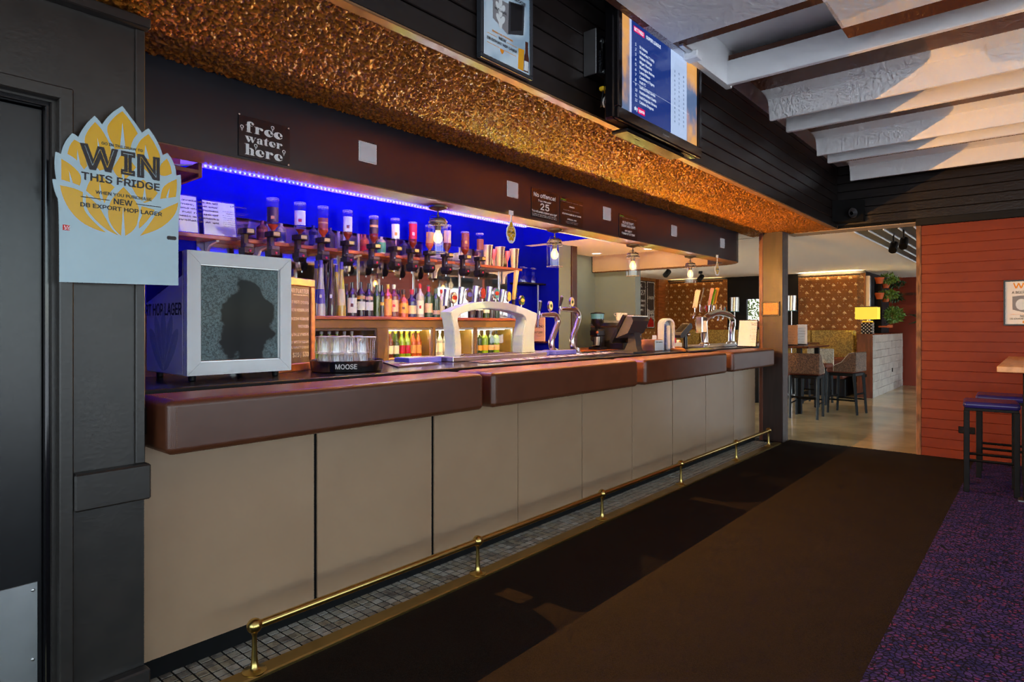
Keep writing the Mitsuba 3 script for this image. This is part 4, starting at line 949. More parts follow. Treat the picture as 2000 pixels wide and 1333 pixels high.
# glasses on the worktop under the arch
tumb = shp(lathe([(0.0, .004), (.030, .004), (.036, .095), (.034, .095), (.028, .012), (0, .012)], 18), 'clear_glass', 40)
mat('glass_edge', P(lin(226, 226, 232), 0.12, spec=0.8))
def ring(r, z, t=0.0012, n=24): return tube([(r * math.cos(a), r * math.sin(a), z) for a in np.linspace(0, 2 * np.pi, n + 1)], t, 5, caps=False)
tumb_rim = shp(cat([ring(.0355, .095), ring(.030, .005)]), 'glass_edge', True)
for i, u in enumerate((981, 991, 1002, 1012)):
    p0 = onY(u, 619, 4.46)
    thing('tumbler', 'clear tumbler on the back bar seen under the right end of the white arch', 'glass', [('bowl', tumb), ('rims', tumb_rim)], 'tumblers on the back bar', at=(p0[0], 4.46, WT))
# drinks in the fridges
n_ = 0
lay = []
for k in range(7): lay.append((3.43 + k * .066, 4.42, 'beer', .030, .235, ('glass_brown', 'glass_brown', 'glass_green', 'glass_lime', 'glass_lime', 'glass_amber', 'glass_amber')[k], dict(label=('lab_white', 'lab_white', 'lab_white', 'lab_red', 'lab_red', 'lab_gold', 'lab_gold')[k], lz=(.14, .46), cap='cap_gold'), 'beer bottle in the second fridge, bottles run brown, green then amber', 'beer bottles in the second fridge'))
for k in range(7): lay.append((3.46 + k * .066, 4.55, 'beer', .030, .235, ('glass_brown', 'glass_green', 'glass_lime', 'glass_lime', 'glass_amber', 'glass_straw', 'glass_straw')[k], dict(cap='cap_gold'), 'beer bottle in the second fridge, back row on the shelf', 'back row of beer bottles in the second fridge'))
for k in range(6): lay.append((3.97 + k * .072, 4.44, 'beer', .030, .235, 'glass_frost', dict(label='lab_white', cap='cap_silver'), 'pale frosted bottle in the brightly lit third fridge', 'pale bottles in the third fridge'))
for k in range(5): lay.append((4.55 + k * .088, 4.42, 'wine', .037, .25, 'glass_lime' if k % 2 == 0 else 'glass_green', dict(label='lab_gold' if k < 3 else 'lab_cream', lz=(.12, .34), neck=('cap_silver', 'cap_silver', 'cap_silver', 'cap_black', 'cap_black')[k], cap=('cap_silver', 'cap_silver', 'cap_silver', 'cap_black', 'cap_black')[k]), 'white wine bottle in the rightmost fridge under the beer arch', 'wine bottles in the rightmost fridge'))
for k in range(6): lay.append((2.72 + k * .072, 4.40, 'beer', .032, .24, 'glass_lime' if k < 4 else 'glass_frost', dict(cap='cap_silver'), 'green bottle in the unlit fridge behind the tray of glasses', 'bottles in the unlit fridge'))
for x, y, st, r, h, g, o, lb, gr in lay:
    thing('fridge_bottle', lb, 'bottle', bottle_parts(st, r, h, g, **o), gr, at=(x, y, 1.112))

# ------------------------------------------------------------------ mirror, upper shelf
parts = [('sheet', bx(2.05, 5.68, 4.937, 4.95, WT, 2.27), 'mirror')]
for u in (661, 700, 808, 898, 975): 
    x = onY(u, 560, 4.935)[0]
    parts.append(('cover_strip', cb(x - .012, x + .012, 4.927, 4.937, WT, 2.27, .003), 'alu'))
thing('bar_mirror', 'long mirror on the wall behind the bottles and optics', 'mirror', parts)
parts = [('plank', cb(1.30, 5.68, 4.70, 4.925, 2.043, 2.073, .004), 'wood_orange')]
for i, u in enumerate((420, 520, 700, 870, 1003)):
    x = onY(u, 480, 4.75)[0]
    k = f'bracket_{i:03d}' if i else 'bracket'
    br = Polygon([(4.73, 2.043), (4.925, 2.043), (4.925, 1.90), (4.905, 1.90), (4.895, 1.97), (4.86, 2.01), (4.80, 2.025), (4.73, 2.032)])
    m = extr(br, 0.022); m.apply_transform(np.array([[0, 0, 1, 0], [1, 0, 0, 0], [0, 1, 0, 0], [0, 0, 0, 1.0]])); m.apply_translation((x, 0, 0))
    parts.append((k, m, 'white_satin'))
thing('wall_shelf', 'orange timber shelf on white brackets above the back bar', 'shelf', parts)

# optics (spirit dispensers) along the shelf front, each with its own upturned bottle
zb = 1.915
opt = [('spine', cb(-.020, .020, -.005, .045, 0.0, .215, .006), 'black', False), ('arm', cb(-.012, .012, .04, .12, .135, .165, .003), 'steel', False),
       ('clamp', mani(m3.Manifold.hull_points(np.array([(x, y, z) for x, y in ((-.046, -.055), (.046, -.055), (.046, .03), (-.046, .03), (-.03, -.075), (.03, -.075)) for z in (.172, .212)]))), 'black', False),
       ('name_plate', cb(-.026, .026, -.079, -.074, .178, .206, .001), 'cap_gold', False), ('measure', lathe([(.0, .085), (.021, .085), (.023, .10), (.023, .172)], 16), 'clear_glass', 40),
       ('slider', cb(-.034, .034, -.062, -.015, .070, .100, .004), 'charcoal', False),
       ('body', mani(m3.Manifold.hull_points(np.array([(x, y, .07) for x in (-.036, .036) for y in (-.055, .04)] + [(x, y, .03) for x in (-.036, .036) for y in (-.06, .04)] + [(x, y, 0.0) for x in (-.024, .024) for y in (-.03, .03)]))), 'black', False),
       ('red_button', ball(.011, (.004, -.060, .046), 2, (1, .6, 1)), 'lab_red', True), ('spout', cyl(.006, -.02, .002, n=10), 'chrome', 40)]
optS = [(n__, shp(m_, mm, sm)) for n__, m_, mm, sm in opt]
ous = [480, 531, 584, 629, 677, 728, 770, 804, 837, 871, 906, 935]
ordn = ['first', 'second', 'third', 'fourth', 'fifth', 'sixth', 'seventh', 'eighth', 'ninth', 'tenth', 'eleventh', 'twelfth']
ospec = [None, ('spirit', .047, .31, 'amber_liquor', .34, dict(label='lab_black', lz=(.28, .60), mark='lab_orange')), ('spirit', .047, .31, 'brown_liquor', .30, dict(label='lab_white', lz=(.30, .62), mark='lab_red')),
         ('spirit', .044, .31, 'amber_liquor', .45, dict(label='lab_brown', lz=(.30, .52), band=(.40, .43, 'lab_gold'))), ('spirit', .042, .31, 'brown_liquor', .62, dict(label='lab_white', lz=(.30, .66), mark='lab_brown')),
         ('wine', .042, .30, 'brown_liquor', .72, dict(label='lab_black', lz=(.36, .72), band=(.52, .58, 'lab_gold'))), ('spirit', .042, .31, None, 0, dict(label='lab_white', lz=(.28, .66), mark='lab_orange')),
         ('spirit', .042, .30, 'brown_liquor', .55, dict(label='lab_red', lz=(.36, .78), mark='lab_cream')), ('spirit', .042, .30, 'amber_liquor', .5, dict(label='lab_gold', lz=(.30, .6))),
         ('spirit', .042, .33, 'brown_liquor', .74, dict(label='lab_cream', lz=(.34, .66))), ('spirit', .045, .29, 'brown_liquor', .70, dict(label='lab_brown', lz=(.35, .78), mark='lab_gold')), ('spirit', .042, .30, None, 0, dict(label='lab_brown', lz=(.30, .62)))]
odesc = ['', 'clear bottle of amber spirit with tall black label', 'clear bottle with white label and red seal', 'amber whisky bottle with slanted brown label', 'brown spirit bottle with large white label', 'dark brown liqueur bottle with gold banded label', 'clear spirit bottle with white label and orange disc', 'brown rum bottle with red and cream label', 'amber bottle half hidden behind the jar pendant lamp', 'dark brown bottle with cream label right of the pendant lamp', 'brown bottle with dark label near the striped cups', 'clear bottle with small brown label beside the striped cups']
for i, u in enumerate(ous):
    x = onY(u, 480, 4.58)[0]
    thing('spirit_dispenser', f'black wall optic with red button, {ordn[i]} from the left along the shelf', 'spirit dispenser', optS, 'optics along the shelf', at=(x, 4.58, zb))
    if ospec[i]:
        st, r, h, lq, lev, o = ospec[i]
        pr = BP[st](r, h)
        flip = lambda m: rot(m, 180, (1, 0, 0), (0, 0, h / 2))
        body = [p for p in pr if p[1] < .97 * h]
        ps = [('glass', flip(lathe(body, 18)), 'clear_glass', 40), ('heel', flip(cat([ring(r - .002, .002, .0022), ring(r, .012, .0012)])), 'glass_edge', True)]
        if lq:
            zl = (1 - lev) * h
            qq = [(0, zl)] + [(max(radius_at(pr, z) - .003, .002), z) for z in np.linspace(zl, .965 * h, 14)] + [(0, .965 * h)]
            ps.append(('liquor', flip(lathe(qq, 16)), lq, 40))
        def patch(z0, z1, m_, off, fw):
            return shp(lathe([(radius_at(pr, (1 - z) * h) + off, z * h) for z in np.linspace(z0, z1, 6)], 12, (0, 0, 0), 240 - fw, 240 + fw), m_, True)
        lz = o['lz']
        ps.append(('label', patch(1 - lz[1] + .02, 1 - lz[0] + .02, o['label'], .0008, 62) if False else patch(lz[0] + .10, lz[1] + .16, o['label'], .0008, 62)))
        if 'band' in o: ps.append(('band', patch(o['band'][0] + .13, o['band'][1] + .14, o['band'][2], .0013, 60)))
        if 'mark' in o: ps.append(('label__emblem', patch(lz[0] + .10 + .25 * (lz[1] - lz[0]), lz[0] + .10 + .5 * (lz[1] - lz[0]), o['mark'], .0014, 16)))
        thing('optic_bottle', 'upturned ' + odesc[i], 'bottle', ps, 'upturned bottles in the optics', at=(x, 4.565, zb + .165))
# a few bottles standing on the shelf behind the optics
for u, y, st, r, h, g, o, lb in ((512, 4.80, 'squat', .044, .20, 'glass_brown', dict(label='lab_brown', lz=(.1, .5)), 'squat brown bottle on the upper shelf left of the first upturned bottle'),
                                 (549, 4.80, 'spirit', .04, .19, 'glass_frost', dict(label='lab_blue', lz=(.1, .5)), 'short clear bottle on the upper shelf behind the second optic'),
                                 (612, 4.80, 'spirit', .04, .21, 'glass_blue', dict(label='lab_blue', lz=(.1, .5)), 'blue bottle on the upper shelf behind the third optic'),
                                 (645, 4.80, 'spirit', .04, .21, 'glass_blue', dict(), 'dark blue bottle on the upper shelf behind the fourth optic'),
                                 (712, 4.80, 'squat', .042, .20, 'glass_amber', dict(label='lab_red', lz=(.1, .3)), 'round amber bottle on the upper shelf beside the fifth optic'),
                                 (745, 4.80, 'spirit', .042, .19, 'glass_frost', dict(label='lab_teal', lz=(.1, .6)), 'clear bottle with teal label on the upper shelf'),
                                 (789, 4.80, 'spirit', .036, .18, 'glass_blue', dict(), 'small blue bottle on the upper shelf behind the seventh optic')):
    p0 = onY(u, 470, y)
    thing('shelf_bottle', lb, 'bottle', bottle_parts(st, r, h, g, **o), 'bottles on the upper shelf', at=(p0[0], y, 2.073))
# framed notices leaning on the shelf
def leaning(name, label, x, y, z, w, h, tilt, rz, lines, frame='black', paper='white_paper', back=True):
    ps = [('frame', bar4(-w / 2, w / 2, -.004, .010, 0, h, .008, .002), frame, False), ('sheet', bx(-w / 2 + .006, w / 2 - .006, -.001, .004, .006, h - .006), paper, False)]
    for s, cx, cz, ww, hh, b in lines:
        ps.append(('lettering', txY(s, (cx - ww / 2) * w, cz * h, -.001, ww * w, hh * h, b), 'ink', False))
    if back: ps.append(('strut', cb(-.01, .01, .008, .05, 0.0, h * .6, .002), frame, False))
    k = thing(name, label, 'notice', ps)
    tw = T().translate([x, y, z]).rotate([0, 0, 1], rz).rotate([1, 0, 0], -tilt)
    for kk in scene:
        if kk.startswith(k + '__'): scene[kk]['to_world'] = tw
    return k
p0 = onY(431, 455, 4.76)
leaning('licence_notice', 'framed licence sheet leaning on the upper shelf, left of the first optic', p0[0], 4.76, 2.075, .25, .28, 10, -4, [('LICENCE', .6, .88, .5, .035, True)] + [('lorem conditions of the licence and hours', .5, .72 - i * .06, .78, .018, False) for i in range(8) if i != 1] + [('OPENING HOURS AND CONDITIONS', .5, .66, .6, .022, True)], 'cap_blue')
p0 = onY(390, 455, 4.74)
leaning('snack_notice', 'white bold printed notice on the upper shelf, partly behind the hop sign', p0[0] - .172, 4.745, 2.075, .34, .29, 10, -2, [(s, .5, .84 - i * .105, .88, .045, True) for i, s in enumerate(('is available at all', 'times, see our', 'menus which includes', 'a full range of', 'meals and snacks', 'available at all'))], 'cap_blue')
# striped cups and pink goblets at the right end of the shelf
def stripes(p, n, uv):
    a = dr.atan2(n.y, n.x) * 26 / (2 * math.pi)
    return mix(lin(232, 214, 170), lin(58, 44, 40), dr.select(cell_rand(dr.floor(a * 2.0)) > 0.55, 1.0, 0.0))
mat('striped_card', two(P(proc(stripes), 0.5)))
mat('pink_glass', P(lin(226, 110, 130), 0.25))
cup = shp(lathe([(0, 0), (.040, 0), (.045, .06), (.050, .14), (.062, .235), (.060, .235), (.048, .14), (.040, .01), (0, .01)], 22), 'striped_card', 40)
cupr = shp(ring(.061, .235, .0022), 'white_paper', True)
for i, u in enumerate((953, 977, 1005)):
    p0 = onY(u, 520, 4.79)
    thing('striped_cup', ('leftmost', 'middle', 'rightmost')[i] + ' tall flared black and cream striped cup at the end of the shelf', 'cup', [('wall', cup), ('lip', cupr)], 'striped cups', at=(p0[0], 4.79, 2.073))
gob = shp(lathe([(0, 0), (.028, 0), (.028, .004), (.006, .012), (.006, .07), (.022, .11), (.034, .16), (.036, .20), (.034, .20), (.020, .12), (0, .10)], 18), 'pink_glass', 40)
for i, u in enumerate((964.5, 991)):
    p0 = onY(u, 520, 4.79)
    thing('pink_goblet', ('left' if i == 0 else 'right') + ' pink goblet standing between the striped cups', 'goblet', [('bowl', gob)], 'pink goblets', at=(p0[0], 4.79, 2.073))
for i, u in enumerate((884, 895, 928)):
    p0 = onY(u, 505, 4.80)
    thing('shelf_tumbler', ('left', 'right', 'rightmost')[i] + ' tall clear tumbler on the upper shelf behind the optics', 'glass', [('bowl', tumb), ('rims', tumb_rim)], 'tumblers on the upper shelf', at=(p0[0], 4.80, 2.073))
# corner glass shelf with stemmed glasses
thing('corner_shelf', 'small dark shelf in the blue corner holding upturned glasses', 'shelf', [('plank', cb(5.74, 6.17, 4.72, 4.945, 1.90, 1.92, .003), 'black'), ('post', cb(6.02, 6.04, 4.73, 4.75, WT - .1, 1.90, .002), 'steel'), ('post', cb(5.76, 5.78, 4.90, 4.92, 1.3, 1.90, .002), 'steel')])
stemg = shp(lathe([(.034, 0), (.036, .03), (.032, .07), (.008, .10), (.005, .11), (.005, .17), (.028, .182), (.030, .186)], 18), 'clear_glass', 40)
stemr = shp(cat([ring(.034, .001), ring(.030, .185)]), 'glass_edge', True)
for i, (x, y) in enumerate(((5.80, 4.80), (5.90, 4.84), (6.00, 4.80), (6.09, 4.85))):
    thing('wine_glass', 'upturned stemmed wine glass on the small corner shelf', 'glass', [('bowl', stemg), ('rims', stemr)], 'wine glasses on the corner shelf', at=(x, y, 1.921))
# export board on the pier
p0 = onX(1046, 622, 6.165); p1 = onX(1068, 660, 6.165)
mat('board_pink', P(lin(214, 176, 150), 0.5))
thing('export_board', 'pale pink board printed EXPORT, behind the swan neck beer taps', 'sign', [
    ('board', cb(6.12, 6.14, p1[1], p0[1], 1.20, 1.50, .003), 'board_pink'), ('ledge', cb(6.08, 6.17, p1[1] - .02, p0[1] + .02, 1.18, 1.20, .003), 'wood_dark'),
    ('lettering', txX('EXPORT', p0[1] - .02, 1.37, 6.12, .14, .032, True), 'ink'), ('lettering', txX('EST 1987', p0[1] - .02, 1.30, 6.12, .13, .025, True), 'ink'),
    ('ring_print', extX(Point(0, 1.345).buffer(.085).difference(Point(0, 1.345).buffer(.082)), 6.1192, 6.12), 'print_grey')])
scene['export_board__ring_print']['to_world'] = T().translate([0, (p0[1] + p1[1]) / 2, 0])
# ------------------------------------------------------------------ things on the bar counter
# drinks fridge
mat('led_tinted_plastic', P(lin(70, 82, 200), 0.4))  # caddy plastic with the blue strip light in its colour
mat('fridge_white', P(lin(206, 212, 216), 0.3))
mat('fridge_side', P(lin(196, 190, 204), 0.28))
mat('fridge_side_dark', P(lin(52, 36, 66), 0.3))
mat('leaf_print', P(lin(150, 152, 174), 0.4))
def frost(p, n, uv):
    x, z = (p.x - 1.47) / 0.20, (p.z - 1.44) / 0.23
    edge = fbm(p.x * 14, p.z * 14, 0.0, 4)
    gap = smoothstep(0.78, 1.02, dr.sqrt(dr.square((x - 0.04) / (0.88 - 0.42 * smoothstep(-0.1, 0.7, z))) + dr.square((z + 0.12) / 1.10)) + (edge - 0.5) * 0.7)
    speck = smoothstep(0.25, 0.75, noise(p.x * 150, p.z * 150) * 0.5 + 0.5 * noise(p.x * 330, p.z * 330))
    m = gap * (0.35 + 0.65 * speck)
    rim = smoothstep(0.2, 0.45, noise(p.x * 90, p.z * 90)) * smoothstep(0.05, 0.4, gap) * (1 - gap)
    return mix(lin(10, 12, 14), lin(112, 136, 140), dr.minimum(1.0, m * 0.85 + rim * 0.4))
mat('frosted_pane', P(proc(frost), 0.1, spec=0.08))
FX0, FX1, FY, FZ0, FZ1 = 1.185, 1.700, 2.955, 1.168, 1.745
def mitre(x0, x1, z0, z1, t, y0, y1):
    ps = []
    for poly in ([(x0, z0), (x1, z0), (x1 - t, z0 + t), (x0 + t, z0 + t)], [(x0, z1), (x1, z1), (x1 - t, z1 - t), (x0 + t, z1 - t)], [(x0, z0), (x0 + t, z0 + t), (x0 + t, z1 - t), (x0, z1)], [(x1, z0), (x1 - t, z0 + t), (x1 - t, z1 - t), (x1, z1)]):
        ps.append(extY(Polygon(poly).buffer(-0.0006), y0, y1))
    return cat(ps)
side = [affinity.translate(affinity.rotate(affinity.scale(Point(0, 0).buffer(1, 8), .040, .13), a, origin=(0, -.13)), 0, 0) for a in (0, 26, -26, 48, -48)]
lf = union_all([l.difference(affinity.rotate(sbox(-.0012, -.13, .0012, .09), a, origin=(0, -.13))) for l, a in zip(side, (0, 26, -26, 48, -48))])
gaps = union_all([affinity.rotate(sbox(-.003, -.13, .003, .11), a, origin=(0, -.13)) for a in (13, -13, 37, -37)])
lf = lf.difference(gaps)
parts = [('cabinet', cb(FX0 + .004, FX1 - .004, FY + .058, FY + .50, FZ0, FZ1, .006), 'fridge_side', False),
         ('side_band', extX(Polygon([(-.50, 1.745), (-.058, 1.745), (-.058, 1.63), (-.50, 1.51)]).buffer(-.002), FX0 + .0025, FX0 + .0042), 'fridge_side_dark', False),
         ('leaf_print', extX(affinity.scale(affinity.translate(lf, -.30, 1.33), .9, 1.1), FX0 + .0030, FX0 + .0042), 'leaf_print', False),
         ('lettering', txX('EXPORT HOP LAGER', 0, 1.45, FX0 + .0028, .60, .055, True), 'ink', False),
         ('door', mitre(FX0, FX1, FZ0, FZ1, .062, FY, FY + .038), 'fridge_white', False, 'white mitred door frame'),
         ('door__gasket', cb(FX0 + .006, FX1 - .006, FY + .038, FY + .058, FZ0 + .004, FZ1 - .004, .003), 'fridge_side_dark', False),
         ('door__inner_frame', bar4(FX0 + .058, FX1 - .058, FY + .010, FY + .03, FZ0 + .058, FZ1 - .058, .010, .003), 'steel', False),
         ('door__pane', bx(FX0 + .06, FX1 - .06, FY + .016, FY + .020, FZ0 + .06, FZ1 - .06), 'frosted_pane', False, 'glass pane clouded with frost around a clear dark patch')]
for x in (FX0 + .05, FX1 - .05):
    for y in (FY + .07, FY + .45): parts.append(('foot', cyl(.016, CT, FZ0, (x, y), 14, .003), 'black', 40))
parts[3][1].apply_translation((0, 0, 0))
k = thing('drinks_fridge', 'small countertop fridge with white framed frosted glass door, behind the hop sign', 'fridge', parts)
# the print's right end sits near the door edge
w_ = [FY + .065 + .60]
scene[k + '__lettering']['to_world'] = T().translate([0, FY + .068 + .60, 0])
mv_leaf = scene[k + '__leaf_print']; mv_leaf['to_world'] = T().translate([0, FY - 0.02, 0])
scene[k + '__side_band']['to_world'] = T().translate([0, FY, 0])

# chalkboard menu
mat('chalkboard', P(gritty(lin(50, 40, 36), lin(62, 52, 48), 30.0), 0.7))
mat('chalk', P(lin(206, 198, 190), 0.9))
W_, H_ = .345, .53
ps = [('frame', cat([cb(-W_ / 2, W_ / 2, -.012, .014, 0, .045, .004), cb(-W_ / 2, W_ / 2, -.012, .014, H_ - .045, H_, .004), cb(-W_ / 2, -W_ / 2 + .042, -.012, .014, .045, H_ - .045, .004), cb(W_ / 2 - .042, W_ / 2, -.012, .014, .045, H_ - .045, .004)]), 'wood_orange', False, 'orange timber frame'),
      ('slate', bx(-W_ / 2 + .04, W_ / 2 - .04, -.002, .006, .04, H_ - .04), 'chalkboard', False), ('prop', cb(-.02, .02, .02, .10, 0, .40, .003), 'wood_dark', False)]
for i, (s, z, h) in enumerate((('BAR PLATTER', .445, .024), ('MINI HOT DOGS', .385, .016), ('CHICKEN NIBBLES', .340, .016), ('ONION RINGS', .290, .016), ('WEDGES', .247, .016), ('WAFFLE FRIES', .200, .016), ('SERVED WITH SOUR', .158, .014), ('CREAM & SWEET CHILLI', .128, .013), ('$20 / $30', .080, .026))):
    w2 = min(len(s) * .017, .245)
    ps.append(('lettering', txY(s, .118 - w2, z, -.002, w2, h), 'chalk', False))
ps.append(('rule', bx(-.03, .11, -.0028, -.002, .432, .435), 'chalk', False))
thing('chalkboard_menu', 'upright chalkboard snack menu in an orange timber frame beside the small fridge', 'chalkboard', ps, at=(1.885, 3.225, CT), rz=25)

# round tray with glasses and jug
TC = (2.10, 3.045)
mat('tray_print', P(lin(200, 196, 196), 0.5))
thing('bar_tray', 'round black bar tray full of upturned glasses beside the chalkboard', 'tray', [
    ('pan', lathe([(0, .0), (.190, .0), (.198, .004), (.205, .060), (.202, .064), (.196, .060), (.188, .010), (0, .010)], 48), 'gloss_black', 40),
    ('lettering', txY('KOZEL BOOST', -.0, 0, 0, .10, .026, True), 'tray_print', False),
    ('grip', rotz(cb(-.03, .03, .195, .222, .045, .062, .006), -75), 'gloss_black', False)], at=(*TC, CT))
# wrap the lettering round the rim
m = fit('MOOSE', .115, .026, True, .001)
v = np.array(m.vertices); a = math.radians(218) + v[:, 0] / .2045
v2 = np.stack([(.2035 + v[:, 2] + v[:, 1] * .12) * np.cos(a), (.2035 + v[:, 2] + v[:, 1] * .12) * np.sin(a), .022 + v[:, 1]], 1)
scene['bar_tray__lettering'] = {**shp((v2, np.array(m.faces)), 'tray_print'), 'to_world': T().translate([*TC, CT])}
tg = shp(lathe([(.036, 0), (.0355, .02), (.029, .088), (.024, .093), (0, .094)], 18), 'clear_glass', 40)
tgr = shp(cat([ring(.0358, .002, .0014), ring(.027, .090, .0018)] + [tube([(.0355 * math.cos(t), .0355 * math.sin(t), .012), (.0292 * math.cos(t), .0292 * math.sin(t), .086)], .0008, 4) for t in np.linspace(0, 2 * np.pi, 9)[:-1]]), 'glass_edge', True)
i = 0
for lvl in range(2):
    for r_, n2, ph in ((.145, 12, 0.0), (.070, 6, .3), (0, 1, 0)):
        for k2 in range(n2):
            an = ph + 2 * math.pi * k2 / n2
            x, y = TC[0] + r_ * math.cos(an), TC[1] + r_ * math.sin(an)
            if (x - 2.185) ** 2 + (y - 3.00) ** 2 < .105 ** 2: continue
            thing('tray_glass', 'upturned tumbler on the round black tray, ' + ('bottom' if lvl == 0 else 'top') + ' layer', 'glass', [('bowl', tg), ('rims', tgr)], ('bottom' if lvl == 0 else 'top') + ' layer of tumblers on the tray', at=(x, y, CT + .011 + lvl * .096))
jp = [(0, 0), (.046, 0), (.050, .006), (.054, .09), (.060, .155), (.066, .182)]
jug = lathe(jp, 24)
jv = np.array(jug.vertices); sel = (jv[:, 2] > .14) & (np.abs(np.arctan2(jv[:, 1], jv[:, 0]) - math.radians(160)) < .5)
jv[sel, :2] *= 1.16; jug.vertices = jv
hd = tube(spline([(.062, 0, .168), (.098, 0, .158), (.106, 0, .11), (.092, 0, .06), (.052, 0, .035)], 24), .007, 8)
jr = [(ring(.066, .182, .004)), ring(.048, .004, .003)]
thing('glass_jug', 'clear glass jug with handle upright among the tumblers on the tray', 'jug', [('body', jug, 'clear_glass', 40), ('handle', rotz(hd, 215), 'glass_edge', True), ('rims', cat(jr), 'glass_edge', True), ('facets', cat([tube([(.0545 * math.cos(t), .0545 * math.sin(t), .01), (.0605 * math.cos(t), .0605 * math.sin(t), .155), (.066 * math.cos(t), .066 * math.sin(t), .181)], .0013, 5) for t in np.linspace(0, 2 * np.pi, 9)[:-1]]), 'glass_edge', True)], at=(2.185, 3.00, CT + .011))

# bar mats and runner
mat('rubber', P(lin(34, 26, 44), 0.6))
mat('mat_green', P(lin(76, 90, 56), 0.6)); mat('runner_white', P(lin(200, 170, 190), 0.6))
def flat(name, label, cat_, pts, t, m, extra=()):
    q_ = [onZ(*p, CT)[:2] for p in pts]
    thing(name, label, cat_, [('pad', extZ(Polygon(q_).buffer(0), CT, CT + t), m, False)] + list(extra))
def quad(pts, f0, f1, g0, g1, z):
    q_ = [onZ(*p, CT)[:2] for p in pts]
    b = lambda f, g: (1 - g) * ((1 - f) * q_[0] + f * q_[1]) + g * ((1 - f) * q_[3] + f * q_[2])
    return extZ(Polygon([b(f0, g0), b(f1, g0), b(f1, g1), b(f0, g1)]), z, z + .0008)
q1 = [(777, 719), (858, 712), (800, 703), (742, 708)]
flat('bar_mat', 'dark rubber bar mat with green and white print right of the tray', 'bar mat', q1, .008, 'rubber', [('print', quad(q1, .02, .50, .45, .92, CT + .008), 'mat_green', False), ('print', quad(q1, .15, .95, .10, .22, CT + .008), 'print_white', False)])
q2 = [(948, 711), (1238, 688.5), (1222, 686), (915, 707)]
ex = [('edge', quad(q2, 0.0, 1.0, .90, .98, CT + .004), 'runner_white', False)]
for i2 in range(14):
    ex.append(('lettering', quad(q2, .06 + i2 * .064, .06 + i2 * .064 + .046, .28, .62, CT + .004), 'runner_white', False))
flat('bar_runner', 'long dark bar runner with pale lettering in front of the beer taps', 'bar runner', q2, .004, 'rubber', ex)
q3 = [(1345, 688), (1400, 684), (1385, 679), (1335, 682)]
flat('far_bar_mat', 'patterned bar mat near the far end of the counter', 'bar mat', q3, .006, 'rubber', [('print', quad(q3, .1, .9, .2, .8, CT + .006), 'mat_green', False)])
# white caddies along the inner edge, blue LED light put into their colour
for i2, (a, b, y, lb) in enumerate(((2.74, 3.04, 3.42, 'low tray coloured as lit by blue light, left of the white beer arch'), (4.12, 4.30, 3.42, 'low tray coloured as lit by blue light, at the foot of the left swan neck tap'), (4.40, 4.72, 3.42, 'low tray coloured as lit by blue light, between the two swan neck taps'))):
    thing('drip_tray', lb, 'tray', [('pan', cb(a, b, y - .16, y, CT, CT + .038, .004), 'led_tinted_plastic', False), ('grille', cb(a + .01, b - .01, y - .15, y - .01, CT + .036, CT + .041, .002), 'steel', False)])

# white beer arch with plinth, taps and badges
mat('arch_white', P(lin(164, 168, 178), 0.5))
au = lambda x, y: (840 + x / 8.33, 560 + y / 8.33)
YA = 3.22
outer = [(395, 1152), (402, 1000), (402, 900), (395, 800), (380, 650), (362, 540), (330, 412), (400, 372), (480, 335), (600, 290), (760, 256), (950, 240), (1120, 246), (1300, 272), (1450, 316), (1600, 375), (1752, 440), (1738, 540), (1715, 640), (1702, 740), (1700, 850), (1704, 980), (1716, 1090)]
inner = [(1505, 1095), (1504, 960), (1512, 800), (1530, 680), (1548, 600), (1556, 540), (1546, 500), (1518, 470), (1400, 426), (1280, 394), (1150, 375), (1000, 362), (850, 366), (700, 388), (580, 420), (500, 455), (462, 500), (454, 550), (468, 620), (492, 740), (510, 880), (516, 1010), (512, 1148)]
ap = polyUV(outer + inner, YA, au).buffer(-.003).buffer(.003)
zb0 = CT + .035
ap = ap.union(polyUV([(395, 1130), (512, 1130), (512, 1200), (395, 1200)], YA, au)).union(polyUV([(1505, 1070), (1716, 1070), (1716, 1130), (1505, 1130)], YA, au)).intersection(sbox(0, zb0 - .001, 9, 9))
arch = [extY(ap.buffer(-.006), YA, YA + .006), extY(ap, YA + .005, YA + .105), extY(ap.buffer(-.006), YA + .104, YA + .110)]
xa, xb = onY(*au(330, 1190), YA)[0], onY(*au(1830, 1100), YA)[0]
ps = [('arch', cat(arch), 'arch_white', 30, 'white powder coated arch'), ('plinth', cb(xa - .02, xb, YA - .05, YA + .20, CT, zb0, .004), 'steel', False), ('plinth__grille', cat([cb(xa + .1 + j * .05, xa + .13 + j * .05, YA - .02, YA + .17, zb0, zb0 + .004, .001) for j in range(17)]), 'charcoal', False)]
hand = lambda: tube([(0, 0, 0), (0.002, 0, .05), (.008, 0, .15)], [.016, .020, .022], 16)
cc = lambda a, b: (780 + a / 7.143, 500 + b / 7.143)
for (x, y0, y1) in ((655, 700, 470), (860, 690, 440), (1060, 660, 425), (1250, 650, 435), (1430, 650, 475)):
    b_, t_ = onY(*cc(x - 12, y0), YA + .13), onY(*cc(x + 12, y1), YA + .13)
    ps.append(('tap_handle', tube([b_, b_ * .6 + t_ * .4, t_], [.020, .022, .026], 16), 'alu', 40))
badge = [(750, 585, 60, 82, 'lab_red', 'lab_cream'), (962, 542, 58, 86, 'lab_blue', 'lab_black'), (1152, 525, 54, 80, 'lab_red', 'lab_red'), (1342, 525, 52, 76, 'lab_red', 'lab_teal'), (1515, 570, 44, 72, 'lab_orange', 'lab_orange'), (1700, 622, 50, 68, 'lab_orange', 'glass_green')]
